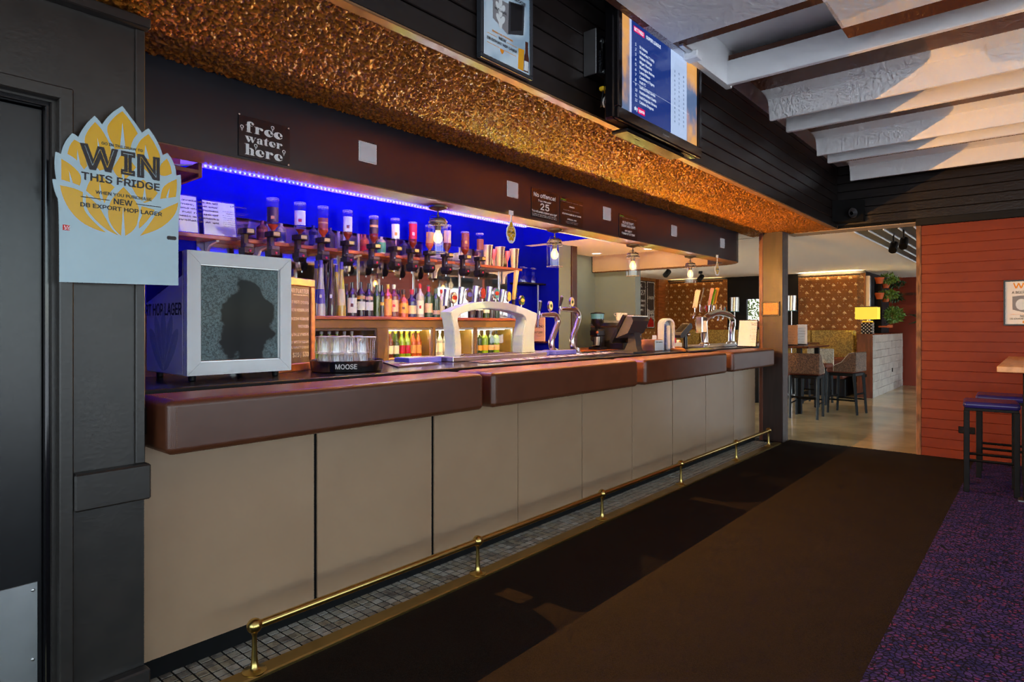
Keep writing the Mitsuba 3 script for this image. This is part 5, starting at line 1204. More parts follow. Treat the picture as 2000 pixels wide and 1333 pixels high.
for (x, y, rx, ry, m1, m2) in badge:
    c0 = onY(*cc(x, y), YA + .10); d_ = c0[1] / ray(*cc(x, y))[1] / F / 7.143
    el = affinity.translate(affinity.scale(Point(0, 0).buffer(1, 10), rx * d_, ry * d_), c0[0], c0[2])
    k = f'badge_{badge.index((x, y, rx, ry, m1, m2)):03d}'; k = 'badge' if k.endswith('000') else k
    ps.append((k, extY(el, YA + .085, YA + .105), 'chrome', 30))
    inn = affinity.scale(el, .86, .9)
    ps.append((k + '__face', extY(inn, YA + .083, YA + .0855), m2, False))
    ps.append((k + '__face_print', extY(affinity.scale(inn, .96, .42), YA + .0822, YA + .0832), m1, False))
    ps.append(('badge_stem', tube([(c0[0], YA + .10, c0[2] - ry * d_), (c0[0], YA + .10, c0[2] - ry * d_ - .07)], .006, 8), 'chrome', 40))
k = thing('beer_arch', 'white arched beer font with six round badges and steel tap handles', 'beer font', ps)
# tall golden tap handle standing behind the arch's right end
p0, p1 = onY(1003, 586, YA + .16), onY(1009, 529, YA + .16)
mat('gold_handle', P(lin(206, 140, 36), 0.35))
thing('tall_tap_handle', 'tall golden tap handle behind the right end of the white arch', 'tap handle', [
    ('blade', tube([p0, p0 * .5 + p1 * .5, p1], [.016, .019, .024], 6), 'gold_handle', 30), ('base', tube([p0 + (0, 0, -.05), p0], [.012, .016], 10), 'black', 40),
    ('hop_print', cat([ball(.010, p0 + (p1 - p0) * f + (.020, -.006, 0), 1) for f in (.06, .16, .27, .36)]), 'black', True)])

# chrome swan neck taps
def swan(label, pts, base, lever, badge_c, m2):
    c0 = [onY(*p, 3.34) for p in pts]
    for q0 in c0: q0[2] = max(q0[2], CT + .032)
    ps = [('neck', tube(spline(c0, 60), [.027] * 40 + list(np.linspace(.027, .018, 20)), 20), 'chrome', True)]
    b0 = onY(*base, 3.34)
    ps.append(('base', lathe([(0, CT), (.05, CT), (.05, CT + .008), (.032, CT + .018), (.028, CT + .05), (0, CT + .05)], 24, (b0[0], b0[1], 0)), 'chrome', 40))
    l0, l1 = onY(*lever[0], 3.34), onY(*lever[1], 3.34)
    ps.append(('lever', tube([l0, l0 * .4 + l1 * .6, l1], [.010, .014, .015], 12), 'gloss_black', 40)); ps.append(('lever__tip', ball(.015, l1, 2), 'chrome', True)); ps.append(('lever__stem', tube([l0 + (0, 0, -.06), l0], .006, 8), 'chrome', 40))
    s0 = onY(*lever[2], 3.34)
    ps.append(('spout', tube(spline([c0[-1], s0 * .5 + c0[-1] * .5 + (0, 0, .006), s0], 12), [.012] * 8 + [.009] * 4, 10), 'chrome', True))
    c1 = onY(*badge_c, 3.34); el = affinity.translate(affinity.scale(Point(0, 0).buffer(1, 10), .030, .045), c1[0], c1[2])
    ps += [('badge', extY(el, 3.31, 3.33), 'chrome', 30), ('badge__face', extY(affinity.scale(el, .84, .88), 3.308, 3.311), m2, False), ('badge__face_print', extY(affinity.scale(el, .4, .35), 3.3072, 3.3082), 'glass_green', False), ('badge_stem', tube([(c1[0], 3.32, c1[2] - .04), (c1[0], 3.33, c1[2] - .09)], .006, 8), 'chrome', 40)]
    thing('swan_neck_tap', label, 'beer tap', ps, 'chrome swan neck beer taps')
s1 = lambda x, y: (1040 + x / 8.885, 560 + y / 8.885)
swan('chrome swan neck beer tap nearer the white arch', [s1(*p) for p in ((400, 1195), (345, 1080), (330, 960), (365, 830), (415, 700), (440, 590), (405, 510), (310, 490), (200, 492), (130, 500))], s1(400, 1195), [s1(122, 430), s1(136, 265), s1(105, 575)], s1(275, 338), 'lab_cream')
swan('taller chrome swan neck beer tap in front of the coffee grinder', [s1(*p) for p in ((770, 1180), (705, 1060), (690, 930), (730, 780), (775, 650), (800, 520), (765, 425), (670, 398), (560, 395), (480, 395))], s1(770, 1180), [s1(480, 340), s1(512, 185), s1(468, 485)], s1(648, 270), 'lab_cream')

# till, printer, card terminal
tx0, tx1 = 5.0, 5.33
b_ = np.array([5.13, 2.95, 1.50])
pY = lambda pts: Polygon([(-y, z) for y, z in pts])
thing('till_screen', 'black touch screen till on a stand, seen from behind and the side', 'till', [
    ('display', extX(pY([(3.086, 1.247), (2.943, 1.499), (2.918, 1.485), (3.060, 1.232)]), tx0, tx1), 'gloss_black', False), ('housing', extX(pY([(3.035, 1.28), (2.918, 1.487), (2.86, 1.478), (2.845, 1.44), (2.90, 1.33)]), tx0 + .02, tx1 - .01), 'charcoal', False), ('top_strip', cb(tx0 + .03, tx1 - .02, 2.852, 2.915, 1.478, 1.492, .003), 'alu', False),
    ('stand', extX(pY([(3.02, CT), (2.86, CT), (2.88, CT + .06), (2.90, CT + .20), (2.96, CT + .22), (2.97, CT + .10)]), tx0 + .14, tx0 + .24), 'charcoal', False), ('base', cb(tx0 + .05, tx1 - .03, 2.86, 3.10, CT, CT + .02, .004), 'charcoal', False)])
mat('card_amber', P(lin(176, 110, 30), 0.5)); mat('card_brown', P(lin(110, 70, 40), 0.6))
p0 = onY(1237, 672, 3.02)
fl = cb(-.045, .045, -.002, .002, 0, .14, .001); rot(fl, 24, (0, 1, 0)); fl.apply_translation((p0[0] + .05, 3.02, CT + .045))
thing('card_flap', 'amber card leaning between the till stand and the receipt printer', 'card', [('card', fl, 'card_amber', False), ('foot', cb(p0[0] + .02, p0[0] + .12, 3.0, 3.05, CT, CT + .05, .003), 'gloss_black', False)])
x0_, x1_ = 5.63, 5.82
thing('receipt_printer', 'brown and grey receipt printer beside the till screen', 'printer', [('body', cb(x0_, x1_, 2.955, 3.10, CT, CT + .118, .006), 'card_brown', False), ('front', cb(x0_ + .012, x1_ - .004, 2.948, 2.956, CT + .006, CT + .112, .003), 'silver_plate', False), ('front__slot', cb(x0_ + .03, x1_ - .03, 2.945, 2.949, CT + .088, CT + .095, .001), 'charcoal', False), ('paper', cb(x0_ + .05, x1_ - .05, 3.0, 3.002, CT + .11, CT + .16, .0005), 'white_paper', False)])
# coffee corner
YG = 4.42
p0 = onY(1167, 681, YG); xg = p0[0]
zb1 = 1.085
thing('coffee_bench', 'timber topped bench in the pass behind the bar', 'bench', [('top', cb(6.56, 7.68, 4.05, 4.98, zb1 - .035, zb1, .004), 'wood_orange', False), ('front', bx(6.60, 7.66, 4.10, 4.96, 0.0, zb1 - .035), 'wood_dark', False)])
mat('hopper', P(lin(70, 130, 170), 0.1, spec=0.8))
g0 = zb1
thing('coffee_grinder', 'black coffee grinder with clear blue tinted hopper on the pass bench', 'coffee grinder', [
    ('base', cb(xg - .075, xg + .10, YG - .09, YG + .09, g0, g0 + .035, .006), 'black', False), ('column', cb(xg - .02, xg + .085, YG - .06, YG + .06, g0 + .03, g0 + .20, .008), 'gloss_black', False), ('head', cb(xg - .09, xg + .095, YG - .07, YG + .07, g0 + .17, g0 + .265, .018), 'gloss_black', False),
    ('doser', lathe([(0, g0 + .06), (.035, g0 + .06), (.04, g0 + .17), (0, g0 + .17)], 20, (xg - .06, YG - .03, 0)), 'alu', 40), ('fork', cb(xg - .11, xg - .02, YG - .04, YG + .02, g0 + .05, g0 + .06, .003), 'chrome', False),
    ('beans', lathe([(0, g0 + .265), (.03, g0 + .265), (.033, g0 + .29), (.082, g0 + .345), (.084, g0 + .40), (0, g0 + .40)], 24, (xg, YG, 0)), 'glass_dark', 40), ('hopper', lathe([(.084, g0 + .40), (.086, g0 + .465), (0, g0 + .466)], 24, (xg, YG, 0)), 'hopper', 40), ('lid', lathe([(.09, g0 + .465), (.09, g0 + .475), (.02, g0 + .49), (0, g0 + .49)], 24, (xg, YG, 0)), 'black', 40), ('knob', ball(.018, (xg - .10, YG - .06, g0 + .225), 2), 'wood_orange', True)])
xm = xg + .20
thing('coffee_machine', 'dark espresso machine partly behind the till screen', 'coffee machine', [
    ('body', cb(xm, xm + .62, YG - .20, YG + .25, g0 + .10, g0 + .38, .02), 'charcoal', False), ('head', cb(xm - .02, xm + .64, YG - .28, YG + .25, g0 + .28, g0 + .38, .03), 'steel', False), ('drip_tray', cb(xm, xm + .62, YG - .27, YG + .2, g0, g0 + .10, .006), 'black', False),
    ('rail', cat([tube([(xm, YG - .27, z), (xm + .62, YG - .27, z)], .006, 8) for z in (g0 + .40, g0 + .42)]), 'brass', 40), ('group_head', cyl(.03, g0 + .22, g0 + .28, (xm + .15, YG - .24), 16), 'chrome', 40), ('group_head', cyl(.03, g0 + .22, g0 + .28, (xm + .42, YG - .24), 16), 'chrome', 40), ('steam_wand', tube([(xm + .03, YG - .27, g0 + .30), (xm + .01, YG - .30, g0 + .10)], .005, 8), 'chrome', 40)])
cupw = shp(lathe([(0, 0), (.024, 0), (.036, .05), (.034, .05), (.022, .004), (0, .004)], 16), 'white_satin', 40)
hdl = shp(tube(spline([(.034, 0, .042), (.055, 0, .035), (.05, 0, .015), (.027, 0, .012)], 10), .004, 6), 'white_satin', True)
for i2 in range(6):
    thing('coffee_cup', 'white cup stacked on top of the espresso machine', 'cup', [('bowl', cupw), ('handle', hdl)], 'white cups on the espresso machine', at=(xm + .12 + (i2 % 3) * .085, YG - .12, g0 + .381 + (i2 // 3) * .051), rz=i2 * 37)
# card terminal on a stalk
p0 = onY(1321, 676, 3.0)
xt, yt = 6.42, 3.0
wdg = Polygon([(-.20, -.045), (-.17, -.02), (.04, .085), (.075, .085), (.10, .06), (.095, .03), (-.12, -.075), (-.19, -.075)])
thing('card_terminal', 'black card terminal tilted up on a short stalk', 'card terminal', [('body', mv(extY(wdg, yt - .045, yt + .045), xt, 0, CT + .20), 'charcoal', 30), ('keypad', rot(cb(-.10, .08, -.036, .036, -.002, .002, .001), -26, (0, 1, 0)), 'matt_black', False), ('stalk', cyl(.022, CT, CT + .17, (xt + .02, yt), 16), 'gloss_black', 40), ('stalk__pivot', ball(.022, (xt + .03, yt - .03, CT + .16), 2), 'chrome', True), ('foot', cyl(.05, CT, CT + .012, (xt + .02, yt), 20), 'black', 40)])
scene['card_terminal__keypad']['to_world'] = T().translate([xt - .06, yt, CT + .235])
q4 = [(1301, 683.5), (1340, 687), (1333, 681), (1306, 678.5)]
q_ = [onZ(*p, CT)[:2] for p in q4]
thing('order_pad', 'flat brown order pad lying on the counter below the card terminal', 'pad', [('cover', extZ(Polygon(q_).convex_hull, CT, CT + .014), 'card_brown', False), ('pages', extZ(Polygon(q_).convex_hull.buffer(-.01), CT + .014, CT + .02), 'card_amber', False)])
thing('red_bottle', 'small red squeeze bottle behind the card terminal', 'bottle', [('body', lathe([(0, 0), (.026, 0), (.028, .01), (.028, .10), (.020, .118), (.006, .13), (.005, .145), (0, .145)], 18), 'lab_red', 40), ('cap', lathe([(.02, .117), (.021, .122), (.006, .134), (.004, .150), (0, .15)], 14), 'cap_red', 40)], at=(6.60, 3.22, CT + .06))
thing('napkin_box', 'low pale box behind the card terminal carrying the red bottle', 'box', [('box', cb(6.44, 6.72, 3.17, 3.34, CT, CT + .06, .004), 'silver_plate', False)])
thing('napkin_pack', 'small white pack lying on the pale box beside the red bottle', 'packet', [('pack', cb(6.64, 6.71, 3.18, 3.32, CT + .06, CT + .095, .01), 'white_paper', False), ('print', cb(6.65, 6.70, 3.178, 3.181, CT + .07, CT + .085, .001), 'lab_orange', False)])
# narrow white arched font seen edge on, blue bars imitate the reflection striping its side
xw = 6.02
z1_ = CT + .30
def archpoly(w, h, r): return union_all([sbox(-w / 2, 0, w / 2, h - w / 2), affinity.translate(Point(0, 0).buffer(w / 2, 12), 0, h - w / 2)])
p1_ = archpoly(.145, .335, 0).difference(archpoly(.115, .312, 0))
thing('slim_beer_font', 'slim white round topped beer font seen from its end, right of the till', 'beer font', [('hoop', extY(p1_, -.05, .05), 'arch_white', 30), ('back', extY(archpoly(.118, .314, 0), .03, .045), 'silver_plate', 30), ('reflection_stripes', cat([cb(-.058, -.030, -.052, -.045, z, z + .006, .002) for z in np.arange(.06, .27, .017)]), 'lab_blue', False), ('spine', cb(-.012, .040, -.03, .02, 0, .26, .01), 'arch_white', False)], at=(xw, 3.02, CT), rz=-30)
# chrome beer arch at the far end
YC = 3.05
ca = lambda x, y: (1340 + x / 8.885, 550 + y / 8.885)
path = [onY(*ca(*p), YC) for p in ((325, 1090), (322, 900), (315, 760), (318, 690), (345, 640), (420, 585), (520, 545), (600, 545), (700, 570), (780, 620), (810, 680), (800, 800), (790, 950), (785, 1075))]
ps = [('arch', tube(spline(path, 70), .040, 16), 'chrome', True), ('end_cap', cb(path[2][0] - .14, path[2][0] - .01, YC - .04, YC + .05, path[3][2] - .14, path[4][2] + .02, .012), 'chrome', False)]
za = CT + .03
ps.append(('plinth', cb(path[0][0] - .18, path[-1][0] + .12, YC - .07, YC + .16, CT, za, .005), 'steel', False))
for pp in (path[0], path[-1]): ps.append(('foot_ring', lathe([(0, za), (.065, za), (.065, za + .01), (.045, za + .03), (0, za + .03)], 20, (pp[0], pp[1], 0)), 'chrome', 40))
for (x0, y0, x1, y1, r0, r1, m2, sd) in ((150, 460, 205, 160, .030, .034, 'board_pink', 4), (240, 400, 310, 115, .006, .009, 'chrome', 8), (395, 420, 455, 130, .018, .026, 'lab_pink', 4), (440, 400, 490, 145, .018, .024, 'glass_lime', 4), (480, 420, 545, 122, .020, .028, 'lab_orange', 4)):
    b0, t0 = onY(*ca(x0, y0), YC + .06), onY(*ca(x1, y1), YC + .06)
    ps.append(('tap_handle', tube([b0, b0 * .5 + t0 * .5, t0], [r0, r0, r1], sd), m2, 30)); ps.append(('tap_handle_stem', tube([b0 + (0, 0, -.09), b0], .008, 8), 'chrome', 40))
for (x, y, rx, ry, m2) in ((258, 480, 26, 62, 'lab_brown'), (340, 470, 28, 60, 'lab_red'), (425, 440, 22, 50, 'lab_black'), (512, 445, 26, 55, 'lab_gold'), (597, 450, 26, 58, 'lab_cream'), (665, 482, 24, 48, 'lab_teal')):
    c0 = onY(*ca(x, y), YC + .02); d2 = c0[1] / ray(*ca(x, y))[1] / F / 8.885
    el = affinity.translate(affinity.scale(Point(0, 0).buffer(1, 8), rx * d2 * 1.25, ry * d2), c0[0], c0[2])
    ps.append(('badge', extY(el, YC + .01, YC + .025), 'chrome', 30)); ps.append(('badge_face', extY(affinity.scale(el, .75, .8), YC + .008, YC + .0105), m2, False))
for (x, y) in ((130, 600), (480, 600), (560, 640), (640, 620)):
    c0 = onY(*ca(x, y), YC); ps.append(('spout', tube(spline([c0 + (.08, .02, .03), c0 + (.02, 0, .03), c0 + (-.015, 0, -.03)], 10), .010, 8), 'chrome', True))
thing('chrome_beer_arch', 'chrome arched beer font with tall coloured tap handles near the timber post', 'beer font', ps)
# upright notice by the post and plaque on the post
p0, p1 = onX(1443, 675, 7.66), onX(1478, 675, 7.66)
k = leaning('menu_stand', 'white printed notice in a black stand on the counter beside the timber post', 7.62, (p0[1] + p1[1]) / 2, CT, .235, .335, 12, -90, [('Our commitment to host', .5, .86, .72, .035, True), ('responsibly', .5, .80, .66, .035, True)] + [('we provide food water and transport options', .5, .70 - i * .06, .74, .016, False) for i in range(10)], 'black')
pa, pb = onX(1488, 590, 7.722), onX(1523, 617, 7.722)
mat('plaque_paper', P(lin(206, 130, 40), 0.4))
def fX(y0, y1, z0, z1, t, x0, x1):     # frame in the plane facing -X
    return cat([cb(x0, x1, y0, y1, z0, z0 + t, .002), cb(x0, x1, y0, y1, z1 - t, z1, .002), cb(x0, x1, y0, y0 + t, z0 + t, z1 - t, .002), cb(x0, x1, y1 - t, y1, z0 + t, z1 - t, .002)])
thing('post_plaque', 'small framed amber certificate on the timber post', 'plaque', [('frame', fX(pb[1], pa[1], pb[2], pa[2], .016, 7.708, 7.724), 'wood_dark', False), ('sheet', bx(7.718, 7.723, pb[1] + .014, pa[1] - .014, pb[2] + .014, pa[2] - .014), 'plaque_paper', False)] +
      [('lettering', txX('certificate of registered manager', pa[1] - .03, pa[2] - .04 - i * .016, 7.718, (pa[1] - pb[1]) - .06, .006), 'card_brown', False) for i in range(5)])
# ------------------------------------------------------------------ dining room
def tiny(x, y): return x
mat('chair_cloth', P(proc(lambda p, n, uv: mix(lin(128, 98, 76), lin(78, 57, 46), smoothstep(0.42, 0.58, noise(p.x * 130 + p.y * 130, p.z * 130, p.y * 60)))), 0.75))
mat('chair_cloth_pale', P(proc(lambda p, n, uv: mix(lin(206, 196, 176), lin(160, 150, 130), smoothstep(0.42, 0.58, noise(p.x * 130 + p.y * 130, p.z * 130, 0.0)))), 0.75))
mat('chair_seat', P(lin(110, 56, 40), 0.6))
mat('olive_cloth', P(proc(lambda p, n, uv: mix(lin(186, 158, 84), lin(150, 124, 64), smoothstep(0.38, 0.62, noise(p.y * 60, p.z * 60, 0.0)))), 0.8))
mat('piping', P(lin(200, 190, 170), 0.5))
def chair(label, at, rz, cloth='chair_cloth', wings=True):
    """Bar height dining chair; its back is at -x, it faces +x."""
    hb, s_ = .98, .70
    ps = [('seat', cb(-.20, .22, -.22, .22, s_ - .05, s_ + .02, .03), 'chair_seat', False), ('seat_frame', cb(-.20, .20, -.205, .205, s_ - .10, s_ - .05, .006), 'black', False)]
    bk = rbox(-.235, -.185, -.225, .225, s_ - .03, hb, .02, 12)
    ps.append(('backrest', bk, cloth, 40))
    if wings:
        for sy in (-1, 1):
            w = Polygon([(-.215, s_ - .03), (.10, s_ - .03), (.10, s_ + .06), (-.02, s_ + .12), (-.13, hb - .02), (-.215, hb)])
            ps.append(('arm', extY(w, sy * .205 - .02, sy * .205 + .02), cloth, False))
            ps.append(('arm__piping', tube([(.10, sy * .226, s_ - .03), (.10, sy * .226, s_ + .06), (-.02, sy * .226, s_ + .12), (-.13, sy * .226, hb - .02), (-.215, sy * .226, hb)], .005, 6), 'piping', True))
    for i, (x, y, dx) in enumerate(((-.19, -.19, -.05), (-.19, .19, -.05), (.18, -.19, .02), (.18, .19, .02))):
        ps.append((f'leg_{i:03d}' if i else 'leg', tube([(x, y, s_ - .06), (x + dx, y, 0)], [.026, .018], 4), 'black', False))
    for a, b, z in (((-.215, -.19), (.19, -.19), .22), ((-.215, .19), (.19, .19), .22), ((.187, -.19), (.187, .19), .26), ((-.21, -.19), (-.21, .19), .32)):
        ps.append(('stretcher', tube([(*a, z), (*b, z)], .013, 4), 'black', False))
    thing('dining_chair', label, 'chair', ps, at=at, rz=rz)
chair('brown patterned bar height chair with its back to the camera, right of the timber post', (10.15, 2.76, 0), 4)
chair('brown patterned bar height chair seen from the side, before the half wall', (11.05, 2.42, 0), 82)
chair('pale patterned chair on the far side of the high table', (12.05, 3.10, 0), 180, 'chair_cloth_pale', False)
mat('table_brown', P(woodfn(lin(96, 54, 32), lin(66, 36, 22), 0, 30.0, 3.0), 0.2))
thing('high_table', 'dark brown high dining table holding two menus, beyond the timber post', 'table', [('top', cb(10.35, 11.55, 2.78, 4.1, 1.04, 1.075, .006), 'table_brown', False)] +
      [('leg', cb(x - .035, x + .035, y - .035, y + .035, 0, 1.04, .004), 'black', False) for x in (10.45, 11.45) for y in (2.95, 3.95)] + [('foot_bar', cb(10.45, 11.45, 2.93, 2.97, .18, .22, .004), 'black', False)])
mat('menu_brown', P(lin(176, 128, 92), 0.6))
def menu(label, x, y, w, h, rz, m):
    thing('menu_holder', label, 'menu', [('card', cb(-.004, .004, -w / 2, w / 2, .02, h, .001), m, False), ('foot', cb(-.035, .035, -w / 2, w / 2, 0, .02, .003), 'wood_dark', False)] + [('lettering', txX('menu of the house', w * .36, h * .8 - i * .045, -.004, w * .7, .008), 'card_brown', False) for i in range(6)], at=(x, y, 1.0755), rz=rz)
ma, mb = onX(1530, 672, 10.5), onX(1558, 640, 10.5)
menu('tall brown menu card standing on the high table', 10.5, (ma[1] + mb[1]) / 2, abs(ma[1] - mb[1]), .33, 0, 'menu_brown')
ma, mb = onX(1559, 672, 10.9), onX(1574, 640, 10.9)
menu('pale menu card standing behind the brown one on the high table', 10.9, (ma[1] + mb[1]) / 2, abs(ma[1] - mb[1]) + .05, .34, -12, 'white_paper')
thing('dining_table', 'small dark table behind the high table, before the banquette', 'table', [('top', cb(12.3, 13.0, 3.3, 4.6, 1.04, 1.075, .005), 'table_brown', False), ('leg', cb(12.62, 12.68, 3.9, 3.96, .02, 1.04, .004), 'black', False), ('foot', cb(12.4, 12.9, 3.68, 4.18, 0, .02, .004), 'black', False)])
# banquette
ps = [('plinth', cb(13.45, 14.28, 2.95, 7.0, 0, .35, .01), 'black', False), ('seat', cb(13.40, 14.1, 2.95, 7.0, .35, .75, .04), 'chair_seat', False)]
for i in range(5): ps.append((f'back_cushion_{i:03d}' if i else 'back_cushion', rbox(14.04, 14.27, 2.92 + i * .82, 2.92 + (i + 1) * .82 - .008, .70, 1.30, .035, 12), 'olive_cloth', 40))
thing('banquette', 'long banquette with olive patterned back along the wallpapered wall', 'banquette', ps)
# half wall faced with large tiles
HX, HY0, HY1, HZ = 13.55, 2.50, 2.76, 1.235
mat('stone_tile', P(gritty(lin(190, 178, 164), lin(160, 148, 136), 5.0), 0.22))
mat('stone_tile2', P(gritty(lin(186, 174, 160), lin(157, 145, 133), 6.0), 0.22))
struct('wall_half', bx(HX + .01, 16.9, HY0 + .012, HY1, 0, HZ - .02), 'wood_dark')
struct('wall_half__end_panel', cb(HX, HX + .012, HY0 - .0, HY1 + .01, 0, HZ, .002), 'wood_red')
struct('wall_half__cap', cb(HX, 16.9, HY0, HY1 + .01, HZ - .02, HZ, .003), 'wood_red')
rr = random.Random(5)
for r_ in range(8):
    z0 = r_ * .152
    x = HX + .014 - (.30 if r_ % 2 else 0)
    while x < 16.88:
        xa_, xb_ = max(x, HX + .014), min(x + .597, 16.88)
        if xb_ - xa_ > .03: struct('wall_half__tile', cb(xa_ + .002, xb_ - .002, HY0 - .001 - rr.uniform(0, .002), HY0 + .012, z0 + .002, min(z0 + .150, HZ - .021), .0015), rr.choice(('stone_tile', 'stone_tile2')))
        x += .60
thing('socket_outlet', 'small dark double socket on the end of the half wall', 'socket', [('plate', cb(HX - .008, HX, 2.60, 2.69, .40, .46, .003), 'black', False), ('rocker', cb(HX - .011, HX - .008, 2.63, 2.66, .42, .445, .001), 'charcoal', False)])
thing('socket_outlet', 'small dark socket on the tiled face of the half wall', 'socket', [('plate', cb(15.5, 15.58, HY0 - .012, HY0 - .002, .40, .48, .003), 'black', False), ('rocker', cb(15.52, 15.55, HY0 - .014, HY0 - .012, .43, .46, .001), 'charcoal', False)])
# table lamp on the half wall
mat('shade', P(lin(240, 190, 60), 0.8)); mat('lattice', P(lin(214, 206, 190), 0.4))
lx, ly = 13.80, 2.635
sh = extZ(sbox(lx - .15, ly - .19, lx + .15, ly + .19).difference(sbox(lx - .147, ly - .187, lx + .147, ly + .187)), HZ + .285, HZ + .535)
k = thing('table_lamp', 'lit table lamp with yellow drum shade and black and white lattice base', 'table lamp', [
    ('base', cb(lx - .095, lx + .095, ly - .095, ly + .095, HZ, HZ + .225, .01), 'black', False), ('base_cap', cb(lx - .085, lx + .085, ly - .085, ly + .085, HZ + .225, HZ + .25, .008), 'shade', False), ('stem', cyl(.012, HZ + .25, HZ + .34, (lx, ly), 12), 'brass', 40),
    ('shade_trim', extZ(sbox(lx - .152, ly - .192, lx + .152, ly + .192).difference(sbox(lx - .147, ly - .187, lx + .147, ly + .187)), HZ + .52, HZ + .537), 'wood_dark', False)])
lat = []
for i in range(6):
    for j in range(7):
        a_, z_ = -.08 + i * .032, HZ + .015 + j * .032
        if (i + j) % 2: lat += [cb(lx - .1, lx - .094, ly + a_ - .011, ly + a_ + .011, z_ - .011, z_ + .011, .002), cb(lx + a_ - .011, lx + a_ + .011, ly - .1, ly - .094, z_ - .011, z_ + .011, .002)]
scene[k + '__lattice'] = shp(cat(lat), 'lattice'); labels[k + '__lattice'] = {'kind': 'stuff'}
scene[k + '__shade'] = {**shp(sh, 'shade'), 'emitter': emit([0.95, 0.55, 0.055], 0.5)}
scene[k + '__bulb'] = {**shp(ball(.04, (lx, ly, HZ + .40), 2), 'bulb_glow'), 'emitter': emit([520, 270, 62], 1.0)}
# cove lamps above the wallpaper: slim warm tubes on top of the cornice shelf
struct('trim_10', cb(13.98, 14.3, 2.78, 4.06, 2.28, 2.30, .003), 'charcoal') if False else None
for i, (y0, y1, lb) in enumerate(((2.85, 4.0, 'warm light bar along the ceiling above the right wallpaper panel'), (5.7, 7.0, 'warm light bar along the ceiling above the left wallpaper panel'))):
    kk = thing('cove_light', lb, 'light', [('tray', cb(14.10, 14.24, y0, y1, 2.43, 2.448, .003), 'charcoal', False)])
    v_ = np.array([(14.12, y0 + .02, 2.450), (14.20, y0 + .02, 2.450), (14.20, y1 - .02, 2.450), (14.12, y1 - .02, 2.450)])
    scene[kk + '__uplight'] = {**shp((v_, np.array([[0, 1, 2, 3]])), 'bulb_glow'), 'emitter': emit([80, 56, 28] if i == 0 else [8, 5, 2])}
# planter tower with terracotta pots and foliage
mat('terracotta', P(lin(196, 92, 40), 0.6)); mat('blue_panel', P(lin(56, 72, 92), 0.5))
mat('leaf_green', two(P(lin(92, 128, 52), 0.5))); mat('leaf_dark', two(P(lin(38, 70, 38), 0.5)))
thing('planter_stand', 'tall dark planter stand at the end of the wallpapered wall', 'plant stand', [('post', cb(14.42, 14.46, 2.71, 2.79, HZ, 2.42, .004), 'steel', False), ('back', cb(14.5, 15.6, 2.755, 2.795, HZ, 2.44, .004), 'charcoal', False), ('panel', cb(14.47, 14.50, 2.70, 2.79, HZ + .05, 2.40, .003), 'blue_panel', False), ('rail', cb(15.1, 15.14, 2.62, 2.75, HZ, 2.4, .004), 'black', False)])
pot_p = [(0, 0), (.055, 0), (.060, .005), (.085, .10), (.092, .102), (.092, .13), (.082, .13), (.075, .10), (0, .10)]
potsh = shp(lathe(pot_p, 16), 'terracotta', 40)
troughsh = shp(cat([cb(-.30, .30, -.08, .08, 0, .035, .004)] + [cb(-.30 + i * .055, -.27 + i * .055, -.085, -.078, -.005, .055, .002) for i in range(11)]), 'terracotta')
rl = np.random.default_rng(4)
def foliage(n, rx, ry, rz_, ll, lw):
    vs, fs = [], []
    for i in range(n):
        d = rl.normal(size=3); d /= np.linalg.norm(d); rr_ = rl.uniform(.25, 1) ** .6
        c0 = d * rr_ * np.array([rx, ry, rz_]); di = d + rl.normal(size=3) * .7; di /= np.linalg.norm(di)
        si = np.cross(di, rl.normal(size=3)); si /= np.linalg.norm(si); nn = np.cross(di, si)
        l_, w2 = ll * rl.uniform(.7, 1.2), lw * rl.uniform(.7, 1.2)
        b = len(vs); vs += [c0, c0 + di * l_ * .45 + si * w2 + nn * .004, c0 + di * l_, c0 + di * l_ * .45 - si * w2 + nn * .004]; fs += [(b, b + 1, b + 2), (b, b + 2, b + 3)]
    return trimesh.Trimesh(np.array(vs), np.array(fs), process=False)
for i, (u, v, X, lb, tr, dk) in enumerate(((1707, 555, 14.65, 'topmost terracotta pot with leafy plant on the planter stand', 0, 0), (1708, 585, 14.65, 'second terracotta pot with leafy plant on the planter stand', 0, 0), (1740, 563, 15.3, 'small terracotta pot with dark plant at the upper right of the planter stand', 0, 1), (1741, 590, 15.3, 'small terracotta pot with dark plant at the lower right of the planter stand', 0, 1), (1722, 640, 14.95, 'ribbed terracotta trough with bushy green plants at the foot of the planter stand', 1, 0))):
    p0 = onX(u, v, X)
    ps = [('pot', troughsh if tr else potsh)]
    fo = foliage(420 if tr else 170, .34 if tr else .16, .15, .15 if tr else .08, .085, .017); fo.apply_translation((.14 if not tr else .05, -.14, .26 if tr else .10))
    ps.append(('foliage', fo, 'leaf_dark' if dk else 'leaf_green', False)); 
    ps.append(('stem', tube([(0, 0, .06), (.06, -.05, .16)], .006, 6), 'leaf_dark', True))
    kk = thing('potted_plant', lb, 'plant', ps, at=(p0[0], 2.58 - (.06 if tr else 0), p0[2]), rz=0)
    labels[kk + '__foliage'] = {'kind': 'stuff'}
fo = foliage(60, .25, .25, .30, .45, .02); fo.apply_translation((0, 0, 1.55))
kk = thing('palm_plant', 'thin leaved palm in front of the far red wall beside the opening', 'plant', [('foliage', fo, 'leaf_dark', False), ('stem', tube([(0, 0, .3), (0, 0, 1.5)], .02, 8), 'wood_dark', 40), ('pot', lathe([(0, 0), (.16, 0), (.20, .32), (.18, .32), (0, .30)], 18), 'charcoal', 40)], at=(15.9, 1.72, 0))
labels[kk + '__foliage'] = {'kind': 'stuff'}
